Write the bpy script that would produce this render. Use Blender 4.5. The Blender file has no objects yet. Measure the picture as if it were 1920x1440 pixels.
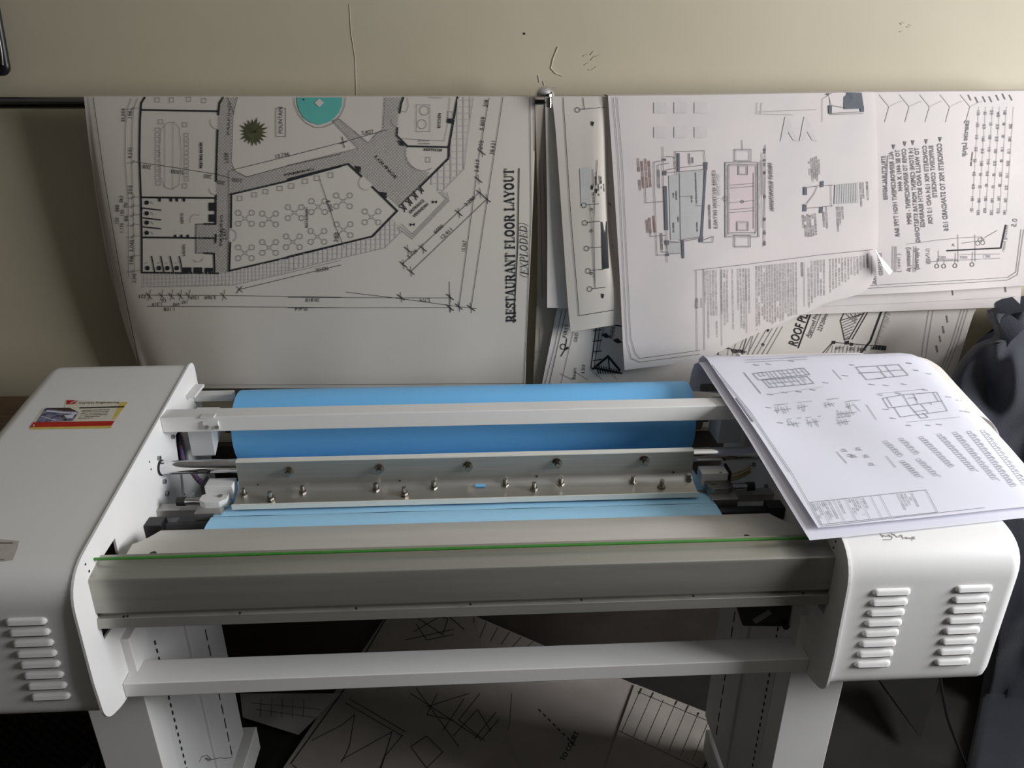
import bpy, bmesh, math, random
from mathutils import Vector, Matrix
from mathutils.bvhtree import BVHTree
random.seed(7)
scene = bpy.context.scene
col = scene.collection

# ------------------------------------------------------------------ camera
H = 1.70
PITCH, YAW, ROLL, FL = math.radians(24.14), math.radians(-2.816), math.radians(-.026), 1412.6
CAM = Vector((.0186, 0, H))
FW = Vector((-math.sin(YAW)*math.cos(PITCH), math.cos(YAW)*math.cos(PITCH), -math.sin(PITCH)))
RT = Vector((math.cos(YAW), math.sin(YAW), 0))
UP = RT.cross(FW)
cam_data = bpy.data.cameras.new('camera')
cam = bpy.data.objects.new('camera', cam_data); col.objects.link(cam)
m3 = Matrix((RT, UP, -FW)).transposed()
cam.matrix_world = Matrix.Translation(CAM) @ m3.to_4x4()
cam_data.sensor_width = 36; cam_data.lens = 36*FL/1920
cam_data.clip_start = .02
scene.camera = cam

# ------------------------------------------------------------------ world, light, exposure
world = bpy.data.worlds.new('world'); scene.world = world; world.use_nodes = True
bg = world.node_tree.nodes['Background']
bg.inputs[0].default_value = (.80, .88, 1, 1); bg.inputs[1].default_value = 1.0
def area(name, loc, target, sx, sy, power, color):
    l = bpy.data.lights.new(name, 'AREA'); l.shape = 'RECTANGLE'; l.size = sx; l.size_y = sy
    l.energy = power; l.color = color
    o = bpy.data.objects.new(name, l); col.objects.link(o); o.location = loc
    d = Vector(target)-Vector(loc); o.rotation_euler = d.to_track_quat('-Z', 'Y').to_euler()
    return o
WX = 2.25            # the wall with the window, to the right of the camera
area('window_daylight', (WX+.16, .40, 1.76), (WX-1.0, .48, 1.44), 1.06, 1.10, 75, (.965, .97, 1.0))
scene.view_settings.view_transform = 'Standard'; scene.view_settings.look = 'None'
scene.view_settings.gamma = 1; scene.view_settings.use_curve_mapping = False
scene.view_settings.exposure = .18

# ------------------------------------------------------------------ helpers
def ray(px, py): return (FW + RT*((px-960)/FL) - UP*((py-720)/FL))
def at(px, py, ax, v):
    i = 'xyz'.index(ax); d = ray(px, py); return CAM + d*((v-CAM[i])/d[i])
WL = {}
def wloc(o): return WL.get(o.name, Vector((0, 0, 0))) if o else Vector((0, 0, 0))
def props(o, label=None, cat=None, group=None, kind=None):
    if label: o['label'] = label
    if cat: o['category'] = cat
    if group: o['group'] = group
    if kind: o['kind'] = kind
    return o
def empty(name, loc, label=None, cat=None, group=None):
    o = bpy.data.objects.new(name, None); col.objects.link(o); o.location = loc; o.empty_display_size = .05
    WL[o.name] = Vector(loc); return props(o, label, cat, group)
def mk(name, vs, fs, mat, parent=None, smooth=False, bevel=0, seg=2, label=None, origin=None):
    vs = [Vector(v) for v in vs]
    if origin is None:
        lo = Vector([min(v[i] for v in vs) for i in range(3)]); hi = Vector([max(v[i] for v in vs) for i in range(3)])
        c = (lo+hi)/2
        if parent is None: c.z = lo.z
    else: c = Vector(origin)
    me = bpy.data.meshes.new(name); me.from_pydata([v-c for v in vs], [], fs); me.update()
    if smooth:
        me.polygons.foreach_set('use_smooth', [True]*len(me.polygons)); me.set_sharp_from_angle(angle=1.0)
    o = bpy.data.objects.new(name, me); col.objects.link(o)
    for m in (mat if isinstance(mat, (list, tuple)) else [mat]): me.materials.append(m)
    if parent: o.parent = parent
    o.location = c - wloc(parent); WL[o.name] = c
    if bevel:
        b = o.modifiers.new('bevel', 'BEVEL'); b.width = bevel; b.segments = seg; b.limit_method = 'ANGLE'; b.angle_limit = .6
        me.polygons.foreach_set('use_smooth', [True]*len(me.polygons))
        try:
            me.set_sharp_from_angle(angle=.6)
        except Exception: pass
        b.harden_normals = True
    if label: o['label'] = label
    return o
def dup(o, delta, parent=None, label=None):
    c = o.copy(); col.objects.link(c); p = parent or o.parent; c.parent = p
    w = WL[o.name]+Vector(delta); WL[c.name] = w; c.location = w - wloc(p)
    if label: c['label'] = label
    return c
class M:
    def __init__(s): s.v = []; s.f = []
    def add(s, vs, fs):
        n = len(s.v); s.v += [Vector(v) for v in vs]; s.f += [tuple(i+n for i in f) for f in fs]; return s
    def box(s, x0, x1, y0, y1, z0, z1):
        return s.add([(x, y, z) for x in (x0, x1) for y in (y0, y1) for z in (z0, z1)],
                     [(0, 1, 3, 2), (4, 6, 7, 5), (0, 4, 5, 1), (2, 3, 7, 6), (0, 2, 6, 4), (1, 5, 7, 3)])
    def cyl(s, a, b, r, n=16, r2=None, caps=True):
        a = Vector(a); b = Vector(b); d = (b-a).normalized(); r2 = r if r2 is None else r2
        u = d.orthogonal().normalized(); w = d.cross(u)
        vs = []
        for c, rr in ((a, r), (b, r2)):
            vs += [c+(u*math.cos(t)+w*math.sin(t))*rr for t in [2*math.pi*i/n for i in range(n)]]
        fs = [(i, (i+1) % n, n+(i+1) % n, n+i) for i in range(n)]
        if caps: fs += [tuple(range(n-1, -1, -1)), tuple(range(n, 2*n))]
        return s.add(vs, fs)
    def tube(s, pts, r, n=10):
        pts = [Vector(p) for p in pts]; vs = []; fs = []
        u = None
        for i, p in enumerate(pts):
            d = (pts[min(i+1, len(pts)-1)]-pts[max(i-1, 0)]).normalized()
            if u is None: u = d.orthogonal().normalized()
            u = (u-d*u.dot(d)).normalized(); w = d.cross(u)
            vs += [p+(u*math.cos(t)+w*math.sin(t))*r for t in [2*math.pi*k/n for k in range(n)]]
        for i in range(len(pts)-1):
            fs += [(i*n+k, i*n+(k+1) % n, (i+1)*n+(k+1) % n, (i+1)*n+k) for k in range(n)]
        fs += [tuple(range(n-1, -1, -1)), tuple(range((len(pts)-1)*n, len(pts)*n))]
        return s.add(vs, fs)
    def prism(s, prof, x0, x1):          # profile of (y, z), run along x
        n = len(prof)
        return s.add([(x, y, z) for x in (x0, x1) for y, z in prof],
                     [(i, (i+1) % n, n+(i+1) % n, n+i) for i in range(n)]+[tuple(range(n-1, -1, -1)), tuple(range(n, 2*n))])
    def go(s, name, mat, parent=None, **k): return mk(name, s.v, s.f, mat, parent, **k)
def spline(pts, k=8):
    pts = [Vector(p) for p in pts]; out = []
    P = [2*pts[0]-pts[1]]+pts+[2*pts[-1]-pts[-2]]
    for i in range(1, len(P)-2):
        for j in range(k):
            t = j/k; a, b, c, d = P[i-1], P[i], P[i+1], P[i+2]
            out.append(.5*((2*b)+(c-a)*t+(2*a-5*b+4*c-d)*t*t+(3*b-a-3*c+d)*t**3))
    out.append(pts[-1]); return out
def rounded(pts, rad, n=6):
    out = []; N = len(pts)
    for i, p in enumerate(pts):
        r = rad[i] if isinstance(rad, (list, tuple)) else rad
        p = Vector(p); a = Vector(pts[i-1])-p; b = Vector(pts[(i+1) % N])-p
        if r <= 0: out.append(tuple(p)); continue
        r = min(r, a.length*.45, b.length*.45)
        A = p+a.normalized()*r; B = p+b.normalized()*r
        for j in range(n+1):
            t = j/n; out.append(tuple(A*(1-t)**2+p*2*t*(1-t)+B*t*t))
    return out

# ------------------------------------------------------------------ materials
def mat(name, c, rough=.5, metal=0, var=0, vscale=6, bump=0, bscale=120, stretch=None, c2=None, spec=.5, aniso=0, sheen=0, trans=0):
    m = bpy.data.materials.new(name); m.use_nodes = True; nt = m.node_tree; N = nt.nodes; L = nt.links
    b = N['Principled BSDF']; b.inputs['Base Color'].default_value = (*c, 1)
    b.inputs['Roughness'].default_value = rough; b.inputs['Metallic'].default_value = metal
    b.inputs['Specular IOR Level'].default_value = spec
    if sheen: b.inputs['Sheen Weight'].default_value = sheen
    tc = N.new('ShaderNodeTexCoord'); mp = N.new('ShaderNodeMapping'); L.new(tc.outputs['Object'], mp.inputs[0])
    if stretch: mp.inputs['Scale'].default_value = stretch
    if var:
        n = N.new('ShaderNodeTexNoise'); n.inputs['Scale'].default_value = vscale; n.inputs['Detail'].default_value = 5
        L.new(mp.outputs[0], n.inputs['Vector'])
        r = N.new('ShaderNodeValToRGB'); L.new(n.outputs[0], r.inputs[0])
        k = c2 if c2 else tuple(x*(1-var) for x in c)
        r.color_ramp.elements[0].position = .35; r.color_ramp.elements[1].position = .65
        r.color_ramp.elements[0].color = (*k, 1); r.color_ramp.elements[1].color = (*c, 1)
        L.new(r.outputs[0], b.inputs['Base Color'])
    if bump:
        n = N.new('ShaderNodeTexNoise'); n.inputs['Scale'].default_value = bscale; n.inputs['Detail'].default_value = 4
        L.new(mp.outputs[0], n.inputs['Vector'])
        bp = N.new('ShaderNodeBump'); bp.inputs['Strength'].default_value = bump; bp.inputs['Distance'].default_value = .002
        L.new(n.outputs[0], bp.inputs['Height']); L.new(bp.outputs[0], b.inputs['Normal'])
    if trans:
        tr = N.new('ShaderNodeBsdfTranslucent'); tr.inputs[0].default_value = (*c, 1)
        mx = N.new('ShaderNodeMixShader'); mx.inputs[0].default_value = trans
        out = N['Material Output']; L.new(b.outputs[0], mx.inputs[1]); L.new(tr.outputs[0], mx.inputs[2]); L.new(mx.outputs[0], out.inputs[0])
    return m
WALL = mat('cream_wall_paint', (.51, .455, .335), .6, var=.06, vscale=2.2, bump=.35, bscale=9, c2=(.465, .415, .30))
WALLP = mat('cream_plaster', (.53, .475, .375), .7, bump=.3, bscale=60)
CEIL = mat('white_ceiling_boards', (.68, .67, .64), .8, var=.2, vscale=3)
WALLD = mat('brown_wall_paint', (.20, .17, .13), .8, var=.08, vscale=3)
FLOOR = mat('dark_floor_screed', (.016, .013, .010), .75, var=.4, vscale=7, bump=.3, bscale=40)
SKIRT = mat('baseboard_paint', (.09, .07, .05), .5, var=.2, vscale=10)
COAT = mat('white_powder_coat', (.80, .79, .77), .38, bump=.05, bscale=900, var=.02, vscale=4)
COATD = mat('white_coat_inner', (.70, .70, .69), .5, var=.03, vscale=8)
ALU = mat('brushed_aluminium', (.50, .49, .46), .38, .85, var=.10, vscale=30, stretch=(.15, 6, 6), bump=.08, bscale=200)
SATIN = mat('satin_aluminium', (.66, .64, .59), .44, .35, var=.10, vscale=9, stretch=(.3, 3, 3), bump=.05, bscale=300)
EXTR = mat('grey_anodised_extrusion', (.44, .43, .385), .36, .62, var=.14, vscale=14, stretch=(.2, 3, 3), bump=.05, bscale=260)
CHROME = mat('chrome', (.72, .72, .73), .08, 1, var=.05, vscale=20)
BOLT = mat('nickel_bolt', (.50, .47, .42), .16, 1, var=.2, vscale=300)
STEEL = mat('dull_steel', (.33, .32, .30), .4, 1, var=.15, vscale=60)
BLACK = mat('black_plastic', (.012, .012, .014), .4, var=.3, vscale=40)
HOLE = mat('dark_hole', (.01, .01, .01), .9, var=.2, vscale=40)
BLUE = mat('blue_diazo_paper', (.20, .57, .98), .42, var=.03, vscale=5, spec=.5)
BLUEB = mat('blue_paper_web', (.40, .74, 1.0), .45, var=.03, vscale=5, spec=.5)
CORE = mat('kraft_core', (.25, .19, .12), .8, var=.2, vscale=40)
GREEN = mat('green_cord', (.055, .26, .035), .5, var=.15, vscale=60)
PAPER = mat('plan_paper', (.65, .60, .53), .75, var=.05, vscale=5, bump=.12, bscale=14, trans=.12)
TRACE = mat('tracing_paper', (.76, .69, .665), .6, var=.1, vscale=9, c2=(.69, .655, .63), bump=.25, bscale=12, trans=.15)
PAPER2 = mat('grey_plan_paper', (.76, .71, .65), .7, var=.06, vscale=6, bump=.15, bscale=12, trans=.12)
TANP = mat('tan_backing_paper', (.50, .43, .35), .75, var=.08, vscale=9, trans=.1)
WHITEP = mat('bright_white_paper', (.74, .74, .82), .6, var=.02, vscale=5, bump=.08, bscale=10, trans=.1)
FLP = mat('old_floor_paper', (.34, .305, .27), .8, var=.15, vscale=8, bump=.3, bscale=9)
INK = mat('black_ink', (.015, .015, .017), .7, var=.2, vscale=80)
INKG = mat('grey_ink', (.20, .19, .19), .8, var=.2, vscale=60)
INKF = mat('faint_ink', (.47, .44, .43), .8, var=.15, vscale=60)
INKR = mat('reddish_ink', (.30, .17, .15), .8, var=.15, vscale=60)
TEAL = mat('teal_print', (.10, .42, .36), .7, var=.08, vscale=20)
OLIVE = mat('olive_print', (.085, .085, .035), .8, var=.4, vscale=90)
SLATE = mat('slate_print', (.13, .14, .16), .8, var=.15, vscale=60)
PINKW = mat('pink_wash_print', (.62, .52, .52), .8, var=.05, vscale=20)
GREYW = mat('grey_wash_print', (.50, .495, .48), .8, var=.10, vscale=20)
FINK = mat('floor_sheet_ink', (.02, .018, .016), .9, var=.2, vscale=60)
FABRIC = mat('black_jacket_cloth', (.030, .032, .042), .85, var=.25, vscale=8, bump=.5, bscale=300, sheen=.15, spec=.25)
FAINT = mat('print_through', (.61, .58, .56), .8, var=.08, vscale=40)
WOOD = mat('brown_wood', (.16, .095, .05), .5, var=.4, vscale=12, stretch=(1, 8, 8))
RED = mat('red_print', (.50, .025, .015), .4, var=.1, vscale=60)
YELLOW = mat('yellow_print', (.72, .55, .12), .45, var=.15, vscale=60)
CREAM = mat('cream_label', (.70, .66, .54), .45, var=.05, vscale=60)
NAVY = mat('navy_print', (.035, .035, .13), .4, var=.5, vscale=90, c2=(.28, .28, .36))
BROWNP = mat('brown_print', (.08, .045, .03), .5, var=.3, vscale=90)
CARD = mat('grey_cardboard', (.020, .019, .018), .9, spec=.1, var=.12, vscale=14)
SPIRAL = mat('spiral_wrap', (.30, .10, .13), .5, var=.2, vscale=50, c2=(.06, .05, .14))
WIRE = mat('yellow_wire', (.33, .27, .12), .5, var=.2, vscale=50)
GLASS = bpy.data.materials.new('window_glass'); GLASS.use_nodes = True
gb = GLASS.node_tree.nodes['Principled BSDF']; gb.inputs['Transmission Weight'].default_value = 1; gb.inputs['Roughness'].default_value = 0; gb.inputs['IOR'].default_value = 1.0
FRAME = mat('window_frame_paint', (.45, .43, .40), .5, var=.05, vscale=9)

# ------------------------------------------------------------------ the room
YW = 1.70
XL, YB, ZC = -3.2, -3.6, 2.8
def struct(o): o['kind'] = 'structure'; return o
wall_back = struct(M().box(XL, WX, YW, YW+.12, 0, ZC).go('wall_back', WALL))
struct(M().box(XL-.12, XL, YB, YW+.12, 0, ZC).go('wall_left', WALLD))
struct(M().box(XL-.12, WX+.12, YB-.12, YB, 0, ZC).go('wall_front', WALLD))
struct(M().box(XL-.12, WX+.3, YB-.12, YW+.12, -.1, 0).go('floor', FLOOR))
struct(M().box(XL-.12, WX+.3, YB-.12, YW+.12, ZC, ZC+.1).go('ceiling', CEIL))
w = M(); y0, y1, z0, z1 = -.16, .98, 1.18, 2.34
w.box(WX, WX+.12, YB, y0, 0, ZC).box(WX, WX+.12, y1, YW+.12, 0, ZC).box(WX, WX+.12, y0, y1, 0, z0).box(WX, WX+.12, y0, y1, z1, ZC)
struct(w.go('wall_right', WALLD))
win = struct(M().box(WX+.03, WX+.08, y0, y0+.04, z0, z1).box(WX+.03, WX+.08, y1-.04, y1, z0, z1).box(WX+.03, WX+.08, y0+.04, y1-.04, z0, z0+.04)
       .box(WX+.03, WX+.08, y0+.04, y1-.04, z1-.04, z1).box(WX+.035, WX+.075, .395, .425, z0+.04, z1-.04).go('window_1', FRAME))
struct(M().box(XL, -1.2, YW-.015, YW, 0, .09).box(-1.2, WX, YW-.015, YW, 0, .09).go('baseboard_back', SKIRT))
# plaster marks and cracks standing proud of the paint
def relief(name, pts, r, label=None):
    o = M().tube([at(x, y, 'y', YW-.0005) for x, y in pts], r, 6).go(name, WALLP, wall_back, smooth=True); return o
relief('plaster_ridge', [(655, 8), (658, 60), (666, 110), (668, 186)], .0006)
relief('plaster_scar', [(1046, 88), (1037, 110), (1033, 128), (1042, 138), (1055, 142)], .0013)
for k in range(7):
    a = random.uniform(-.9, .6); x, y = 1096+random.uniform(-4, 26), 108+random.uniform(-6, 24)
    relief('plaster_scratch', [(x, y), (x+9*math.cos(a), y+9*math.sin(a))], .0010)
for k in range(5):
    x, y = 1686+random.uniform(0, 22), 48+random.uniform(-5, 14)
    relief('plaster_scratch', [(x, y), (x+7, y+random.uniform(-4, 4))], .0009)
for a, b in (((1009, 141), (1011, 155)), ((1018, 152), (1021, 162)), ((1030, 165), (1043, 164))):
    relief('pencil_mark', [a, b], .0008).data.materials[0] = INKF
c = at(983, 63, 'y', YW); M().cyl(c+Vector((0, -.001, 0)), c, .0022, 10).go('nail_hole', HOLE, wall_back)

# ------------------------------------------------------------------ printing on sheets: flat ink laid on the paper's own surface
GLY = {}
def glyphs(s):
    if s in GLY: return GLY[s]
    cu = bpy.data.curves.new('t', 'FONT'); cu.body = s; cu.size = 1; cu.resolution_u = 2
    ob = bpy.data.objects.new('t', cu); col.objects.link(ob)
    dg = bpy.context.evaluated_depsgraph_get(); me = bpy.data.meshes.new_from_object(ob.evaluated_get(dg))
    vs = [(v.co.x, v.co.y) for v in me.vertices]; fs = [tuple(p.vertices) for p in me.polygons]
    bpy.data.objects.remove(ob); bpy.data.curves.remove(cu); bpy.data.meshes.remove(me)
    GLY[s] = (vs, fs); return GLY[s]
# a small serif alphabet, strokes in a 10-high box: (points, width)
T_, t_ = 2.1, .85
SER = {
'R': (8.6, [([(2, 0), (2, 10)], T_), ([(.4, .3), (3.6, .3)], t_), ([(.4, 9.7), (5, 9.7)], t_), ([(2, 4.9), (5, 4.9)], t_), ([(5, 9.6), (6.2, 8.8), (6.6, 7.4), (6.2, 5.8), (5, 5)], T_*.8), ([(4.6, 4.9), (7.4, .3)], T_), ([(7, .3), (8.8, .3)], t_)]),
'E': (7.6, [([(2, 0), (2, 10)], T_), ([(.4, .4), (6.8, .4)], t_), ([(.4, 9.6), (6.6, 9.6)], t_), ([(2, 5.1), (5, 5.1)], t_), ([(6.6, 9.8), (6.6, 7.6)], t_), ([(6.9, .2), (6.9, 2.6)], t_), ([(5, 4), (5, 6.3)], t_)]),
'S': (6.6, [([(5.6, 7.4), (5.2, 9), (3.4, 9.7), (1.6, 9), (1.2, 7.4), (2.4, 5.9), (4.6, 4.4), (5.5, 2.9), (5, 1), (3.2, .3), (1.4, 1), (.8, 2.8)], T_*.72), ([(5.8, 7), (5.8, 10)], t_), ([(.7, 0), (.7, 3)], t_)]),
'T': (7.8, [([(3.9, 0), (3.9, 10)], T_), ([(.4, 9.6), (7.4, 9.6)], t_), ([(.5, 9.8), (.5, 7.4)], t_), ([(7.3, 9.8), (7.3, 7.4)], t_), ([(2.4, .3), (5.4, .3)], t_)]),
'A': (8.8, [([(1.4, 0), (4.2, 10)], t_), ([(4.4, 10), (7.2, 0)], T_), ([(2.2, 3.3), (6, 3.3)], t_), ([(.2, .3), (2.8, .3)], t_), ([(5.6, .3), (8.6, .3)], t_)]),
'U': (8.8, [([(2, 10), (2, 3), (2.8, 1), (4.5, .4)], T_*.9), ([(4.5, .4), (6.3, 1), (7, 3), (7, 10)], t_*1.1), ([(.4, 9.7), (3.7, 9.7)], t_), ([(5.6, 9.7), (8.4, 9.7)], t_)]),
'N': (9, [([(2, 0), (2, 10)], t_), ([(1.6, 10), (7, 0)], T_), ([(7, 0), (7, 10)], t_), ([(.4, 9.7), (2.4, 9.7)], t_), ([(.6, .3), (3.4, .3)], t_), ([(5.6, 9.7), (8.4, 9.7)], t_)]),
'F': (7.2, [([(2, 0), (2, 10)], T_), ([(.4, .3), (3.8, .3)], t_), ([(.4, 9.6), (6.4, 9.6)], t_), ([(2, 5), (5, 5)], t_), ([(6.4, 9.8), (6.4, 7.6)], t_), ([(5, 3.9), (5, 6.2)], t_)]),
'L': (7.4, [([(2, 0), (2, 10)], T_), ([(.4, .4), (6.6, .4)], t_), ([(.4, 9.7), (3.6, 9.7)], t_), ([(6.8, .2), (6.8, 2.8)], t_)]),
'O': (9, [([(4.4, 9.7), (2.4, 8.8), (1.5, 6.8), (1.4, 5), (1.5, 3.2), (2.4, 1.2), (4.4, .3)], T_*.9), ([(4.4, 9.7), (6.4, 8.8), (7.3, 6.8), (7.4, 5), (7.3, 3.2), (6.4, 1.2), (4.4, .3)], T_*.9)]),
'Y': (8.6, [([(1.2, 10), (4.2, 4.6)], T_), ([(7.4, 10), (4.4, 4.8)], t_), ([(4.3, 5), (4.3, 0)], T_), ([(.2, 9.7), (3, 9.7)], t_), ([(5.8, 9.7), (8.4, 9.7)], t_), ([(2.8, .3), (5.8, .3)], t_)]),
'D': (8.8, [([(2, 0), (2, 10)], T_), ([(.4, .3), (4.4, .4)], t_), ([(.4, 9.7), (4.4, 9.6)], t_), ([(4.2, 9.6), (6.4, 8.8), (7.4, 6.8), (7.4, 3.2), (6.4, 1.2), (4.2, .4)], T_*.8)]),
'X': (8.6, [([(1.4, 10), (7, 0)], T_), ([(6.8, 10), (1.4, 0)], t_), ([(.2, 9.7), (2.8, 9.7)], t_), ([(5.6, 9.7), (8.2, 9.7)], t_), ([(.2, .3), (2.8, .3)], t_), ([(5.8, .3), (8.4, .3)], t_)]),
'P': (7.6, [([(2, 0), (2, 10)], T_), ([(.4, .3), (3.6, .3)], t_), ([(.4, 9.7), (5, 9.7)], t_), ([(2, 4.7), (5, 4.7)], t_), ([(5, 9.6), (6.2, 8.8), (6.6, 7.2), (6.2, 5.6), (5, 4.8)], T_*.8)]),
'(': (4, [([(3.2, 11), (1.6, 8.6), (1.1, 5), (1.6, 1), (3.2, -1.6)], t_*1.2)]),
')': (4, [([(.8, 11), (2.4, 8.6), (2.9, 5), (2.4, 1), (.8, -1.6)], t_*1.2)]),
' ': (4, [])}
class Print:
    def __init__(s, sheet, m, name='printed_drawing', eps=.0012):
        me = sheet.data; W = WL[sheet.name]
        s.bvh = BVHTree.FromPolygons([v.co+W for v in me.vertices], [tuple(p.vertices) for p in me.polygons])
        s.sheet = sheet; s.m = m; s.name = name; s.v = []; s.f = []; s.eps = eps
        s.xf = lambda x, y: (x, y)
    def sub(s, m, name, eps=None):
        q = Print.__new__(Print); q.bvh = s.bvh; q.sheet = s.sheet; q.m = m; q.name = name; q.v = []; q.f = []; q.eps = eps or s.eps; q.xf = s.xf; return q
    def cast(s, p):
        d = ray(*p).normalized(); h = s.bvh.ray_cast(CAM, d)
        return None if h[0] is None else h[0]-d*s.eps
    def raw(s, P2, F):
        P3 = [s.cast(p) for p in P2]; n = len(s.v); mp = {}
        for i, p in enumerate(P3):
            if p is not None: mp[i] = len(s.v); s.v.append(p)
        for f in F:
            if all(i in mp for i in f): s.f.append(tuple(mp[i] for i in f))
    def line(s, pts, w=1.3, close=False, tr=True):
        if tr: pts = [s.xf(*p) for p in pts]
        if close: pts = list(pts)+[pts[0]]
        for (x0, y0), (x1, y1) in zip(pts[:-1], pts[1:]):
            L = math.hypot(x1-x0, y1-y0)
            if L < .05: continue
            n = max(1, int(L/16)); nx, ny = -(y1-y0)/L*w/2, (x1-x0)/L*w/2
            ex, ey = (x1-x0)/L*w*.3, (y1-y0)/L*w*.3
            P = []
            for i in range(n+1):
                t = i/n; x = x0-ex+(x1-x0+2*ex)*t; y = y0-ey+(y1-y0+2*ey)*t
                P += [(x+nx, y+ny), (x-nx, y-ny)]
            s.raw(P, [(2*i, 2*i+1, 2*i+3, 2*i+2) for i in range(n)])
    def fill(s, pts, tr=True):
        if tr: pts = [s.xf(*p) for p in pts]
        cx = sum(p[0] for p in pts)/len(pts); cy = sum(p[1] for p in pts)/len(pts); n = len(pts)
        # convex-ish: rings towards the centre
        R = max(1, int(max(math.hypot(p[0]-cx, p[1]-cy) for p in pts)/14))
        P = []; F = []
        dense = []
        for i in range(n):
            a, b = pts[i], pts[(i+1) % n]; k = max(1, int(math.hypot(b[0]-a[0], b[1]-a[1])/16))
            dense += [(a[0]+(b[0]-a[0])*j/k, a[1]+(b[1]-a[1])*j/k) for j in range(k)]
        n = len(dense)
        for r in range(R):
            t = 1-r/R; P += [(cx+(x-cx)*t, cy+(y-cy)*t) for x, y in dense]
        P.append((cx, cy))
        for r in range(R-1): F += [(r*n+i, r*n+(i+1) % n, (r+1)*n+(i+1) % n, (r+1)*n+i) for i in range(n)]
        F += [((R-1)*n+i, (R-1)*n+(i+1) % n, R*n) for i in range(n)]
        s.raw(P, F)
    def circle(s, x, y, r, w=.8, n=14, a0=0, a1=360, ry=None):
        ry = ry or r
        s.line([(x+r*math.cos(math.radians(a0+(a1-a0)*i/n)), y+ry*math.sin(math.radians(a0+(a1-a0)*i/n))) for i in range(n+1)], w)
    def rect(s, x0, y0, x1, y1, w=.8): s.line([(x0, y0), (x1, y0), (x1, y1), (x0, y1)], w, True)
    def hatch(s, poly, sp, ang, w=.5):
        P = [s.xf(*p) for p in poly]; a = math.radians(ang); d = (math.cos(a), math.sin(a)); nn = (-d[1], d[0])
        pr = [p[0]*nn[0]+p[1]*nn[1] for p in P]; k = min(pr)+sp/2
        while k < max(pr):
            xs = []
            for i in range(len(P)):
                A, B = P[i], P[(i+1) % len(P)]; pa = A[0]*nn[0]+A[1]*nn[1]-k; pb = B[0]*nn[0]+B[1]*nn[1]-k
                if (pa < 0) != (pb < 0):
                    t = pa/(pa-pb); q = (A[0]+(B[0]-A[0])*t, A[1]+(B[1]-A[1])*t); xs.append(q[0]*d[0]+q[1]*d[1])
            xs.sort()
            for u, v in zip(xs[::2], xs[1::2]):
                s.line([(u*d[0]+k*nn[0], u*d[1]+k*nn[1]), (v*d[0]+k*nn[0], v*d[1]+k*nn[1])], w, tr=False)
            k += sp
    def text(s, t, x, y, h, ang=0, length=None, mirror=False, serif=False, shear=0, bold=0, tr=True):
        if tr: x, y = s.xf(x, y)
        a = math.radians(ang); d = (math.cos(a), -math.sin(a)); u = (-math.sin(a), -math.cos(a))
        if mirror: u = (-u[0], -u[1])
        if serif:
            W = sum(SER[c][0] for c in t); sx = (length/W) if length else h/10; sy = h/10; ox = 0
            f = lambda gx, gy: (x+d[0]*(gx+shear*gy)*sx+u[0]*gy*sy, y+d[1]*(gx+shear*gy)*sx+u[1]*gy*sy)
            for c in t:
                for pts, wd in SER[c][1]: s.line([f(ox+gx, gy) for gx, gy in pts], wd*sx*(bold or 1), tr=False)
                ox += SER[c][0]
            return
        vs, fs = glyphs(t)
        if not vs: return
        W = max(v[0] for v in vs); sy = h/.70; sx = (length/W) if length else sy
        P = [(x+d[0]*(gx+shear*gy)*sx+u[0]*gy*sy, y+d[1]*(gx+shear*gy)*sx+u[1]*gy*sy) for gx, gy in vs]
        s.raw(P, fs)
        if bold:
            s.raw([(p[0]+bold*d[0], p[1]+bold*d[1]) for p in P], fs)
    def words(s, x, y, ang, length, w=1.3, dens=.8, tr=True):     # a line of print too small to read
        if tr: x, y = s.xf(x, y)
        a = math.radians(ang); d = (math.cos(a), -math.sin(a)); t = 0
        while t < length:
            k = min(random.uniform(2.5, 11), length-t)
            if random.random() < dens: s.line([(x+d[0]*t, y+d[1]*t), (x+d[0]*(t+k), y+d[1]*(t+k))], w*random.uniform(.7, 1.1), tr=False)
            t += k+random.uniform(1, 2.2)
    def done(s, stuff=False):
        if not s.f: return None
        o = mk(s.name, s.v, s.f, s.m, s.sheet)
        o['kind'] = 'stuff'
        return o

def sheet_grid(rows, nu=5, nv=6, fn=None):
    """rows of control points (px, py, depth y); refined smoothly; returns grid of world points"""
    def refine(line, k):
        return spline([Vector(p) for p in line], k) if len(line) > 2 else [Vector(line[0]).lerp(Vector(line[1]), i/(k*2)) for i in range(k*2+1)]
    R = [refine(r, nu) for r in rows]
    cols = [refine([r[i] for r in R], nv) for i in range(len(R[0]))]
    G = [[cols[i][j] for i in range(len(cols))] for j in range(len(cols[0]))]
    out = []
    for j, row in enumerate(G):
        o = []
        for i, p in enumerate(row):
            Y = p.z+(fn(i/(len(row)-1), j/(len(G)-1)) if fn else 0)
            o.append(at(p.x, p.y, 'y', Y))
        out.append(o)
    return out
ROD_Z = at(80, 193, 'y', 1.62).z; ROD_Y = 1.62
def drape_over(G, rod_r=.0125):
    """carry the sheet's top edge over the rod and a little way down behind it"""
    top = G[0]; extra = []
    for k in range(1, 8):
        row = []
        for p in top:
            r = ROD_Y-p.y; a = math.pi*k/7
            row.append(Vector((p.x, ROD_Y-r*math.cos(a), p.z+r*.06*math.sin(a))))
        extra.insert(0, row)
    tail = [Vector((p.x, 2*ROD_Y-p.y+.002, p.z-.14)) for p in top]
    return [tail]+extra+G
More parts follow.
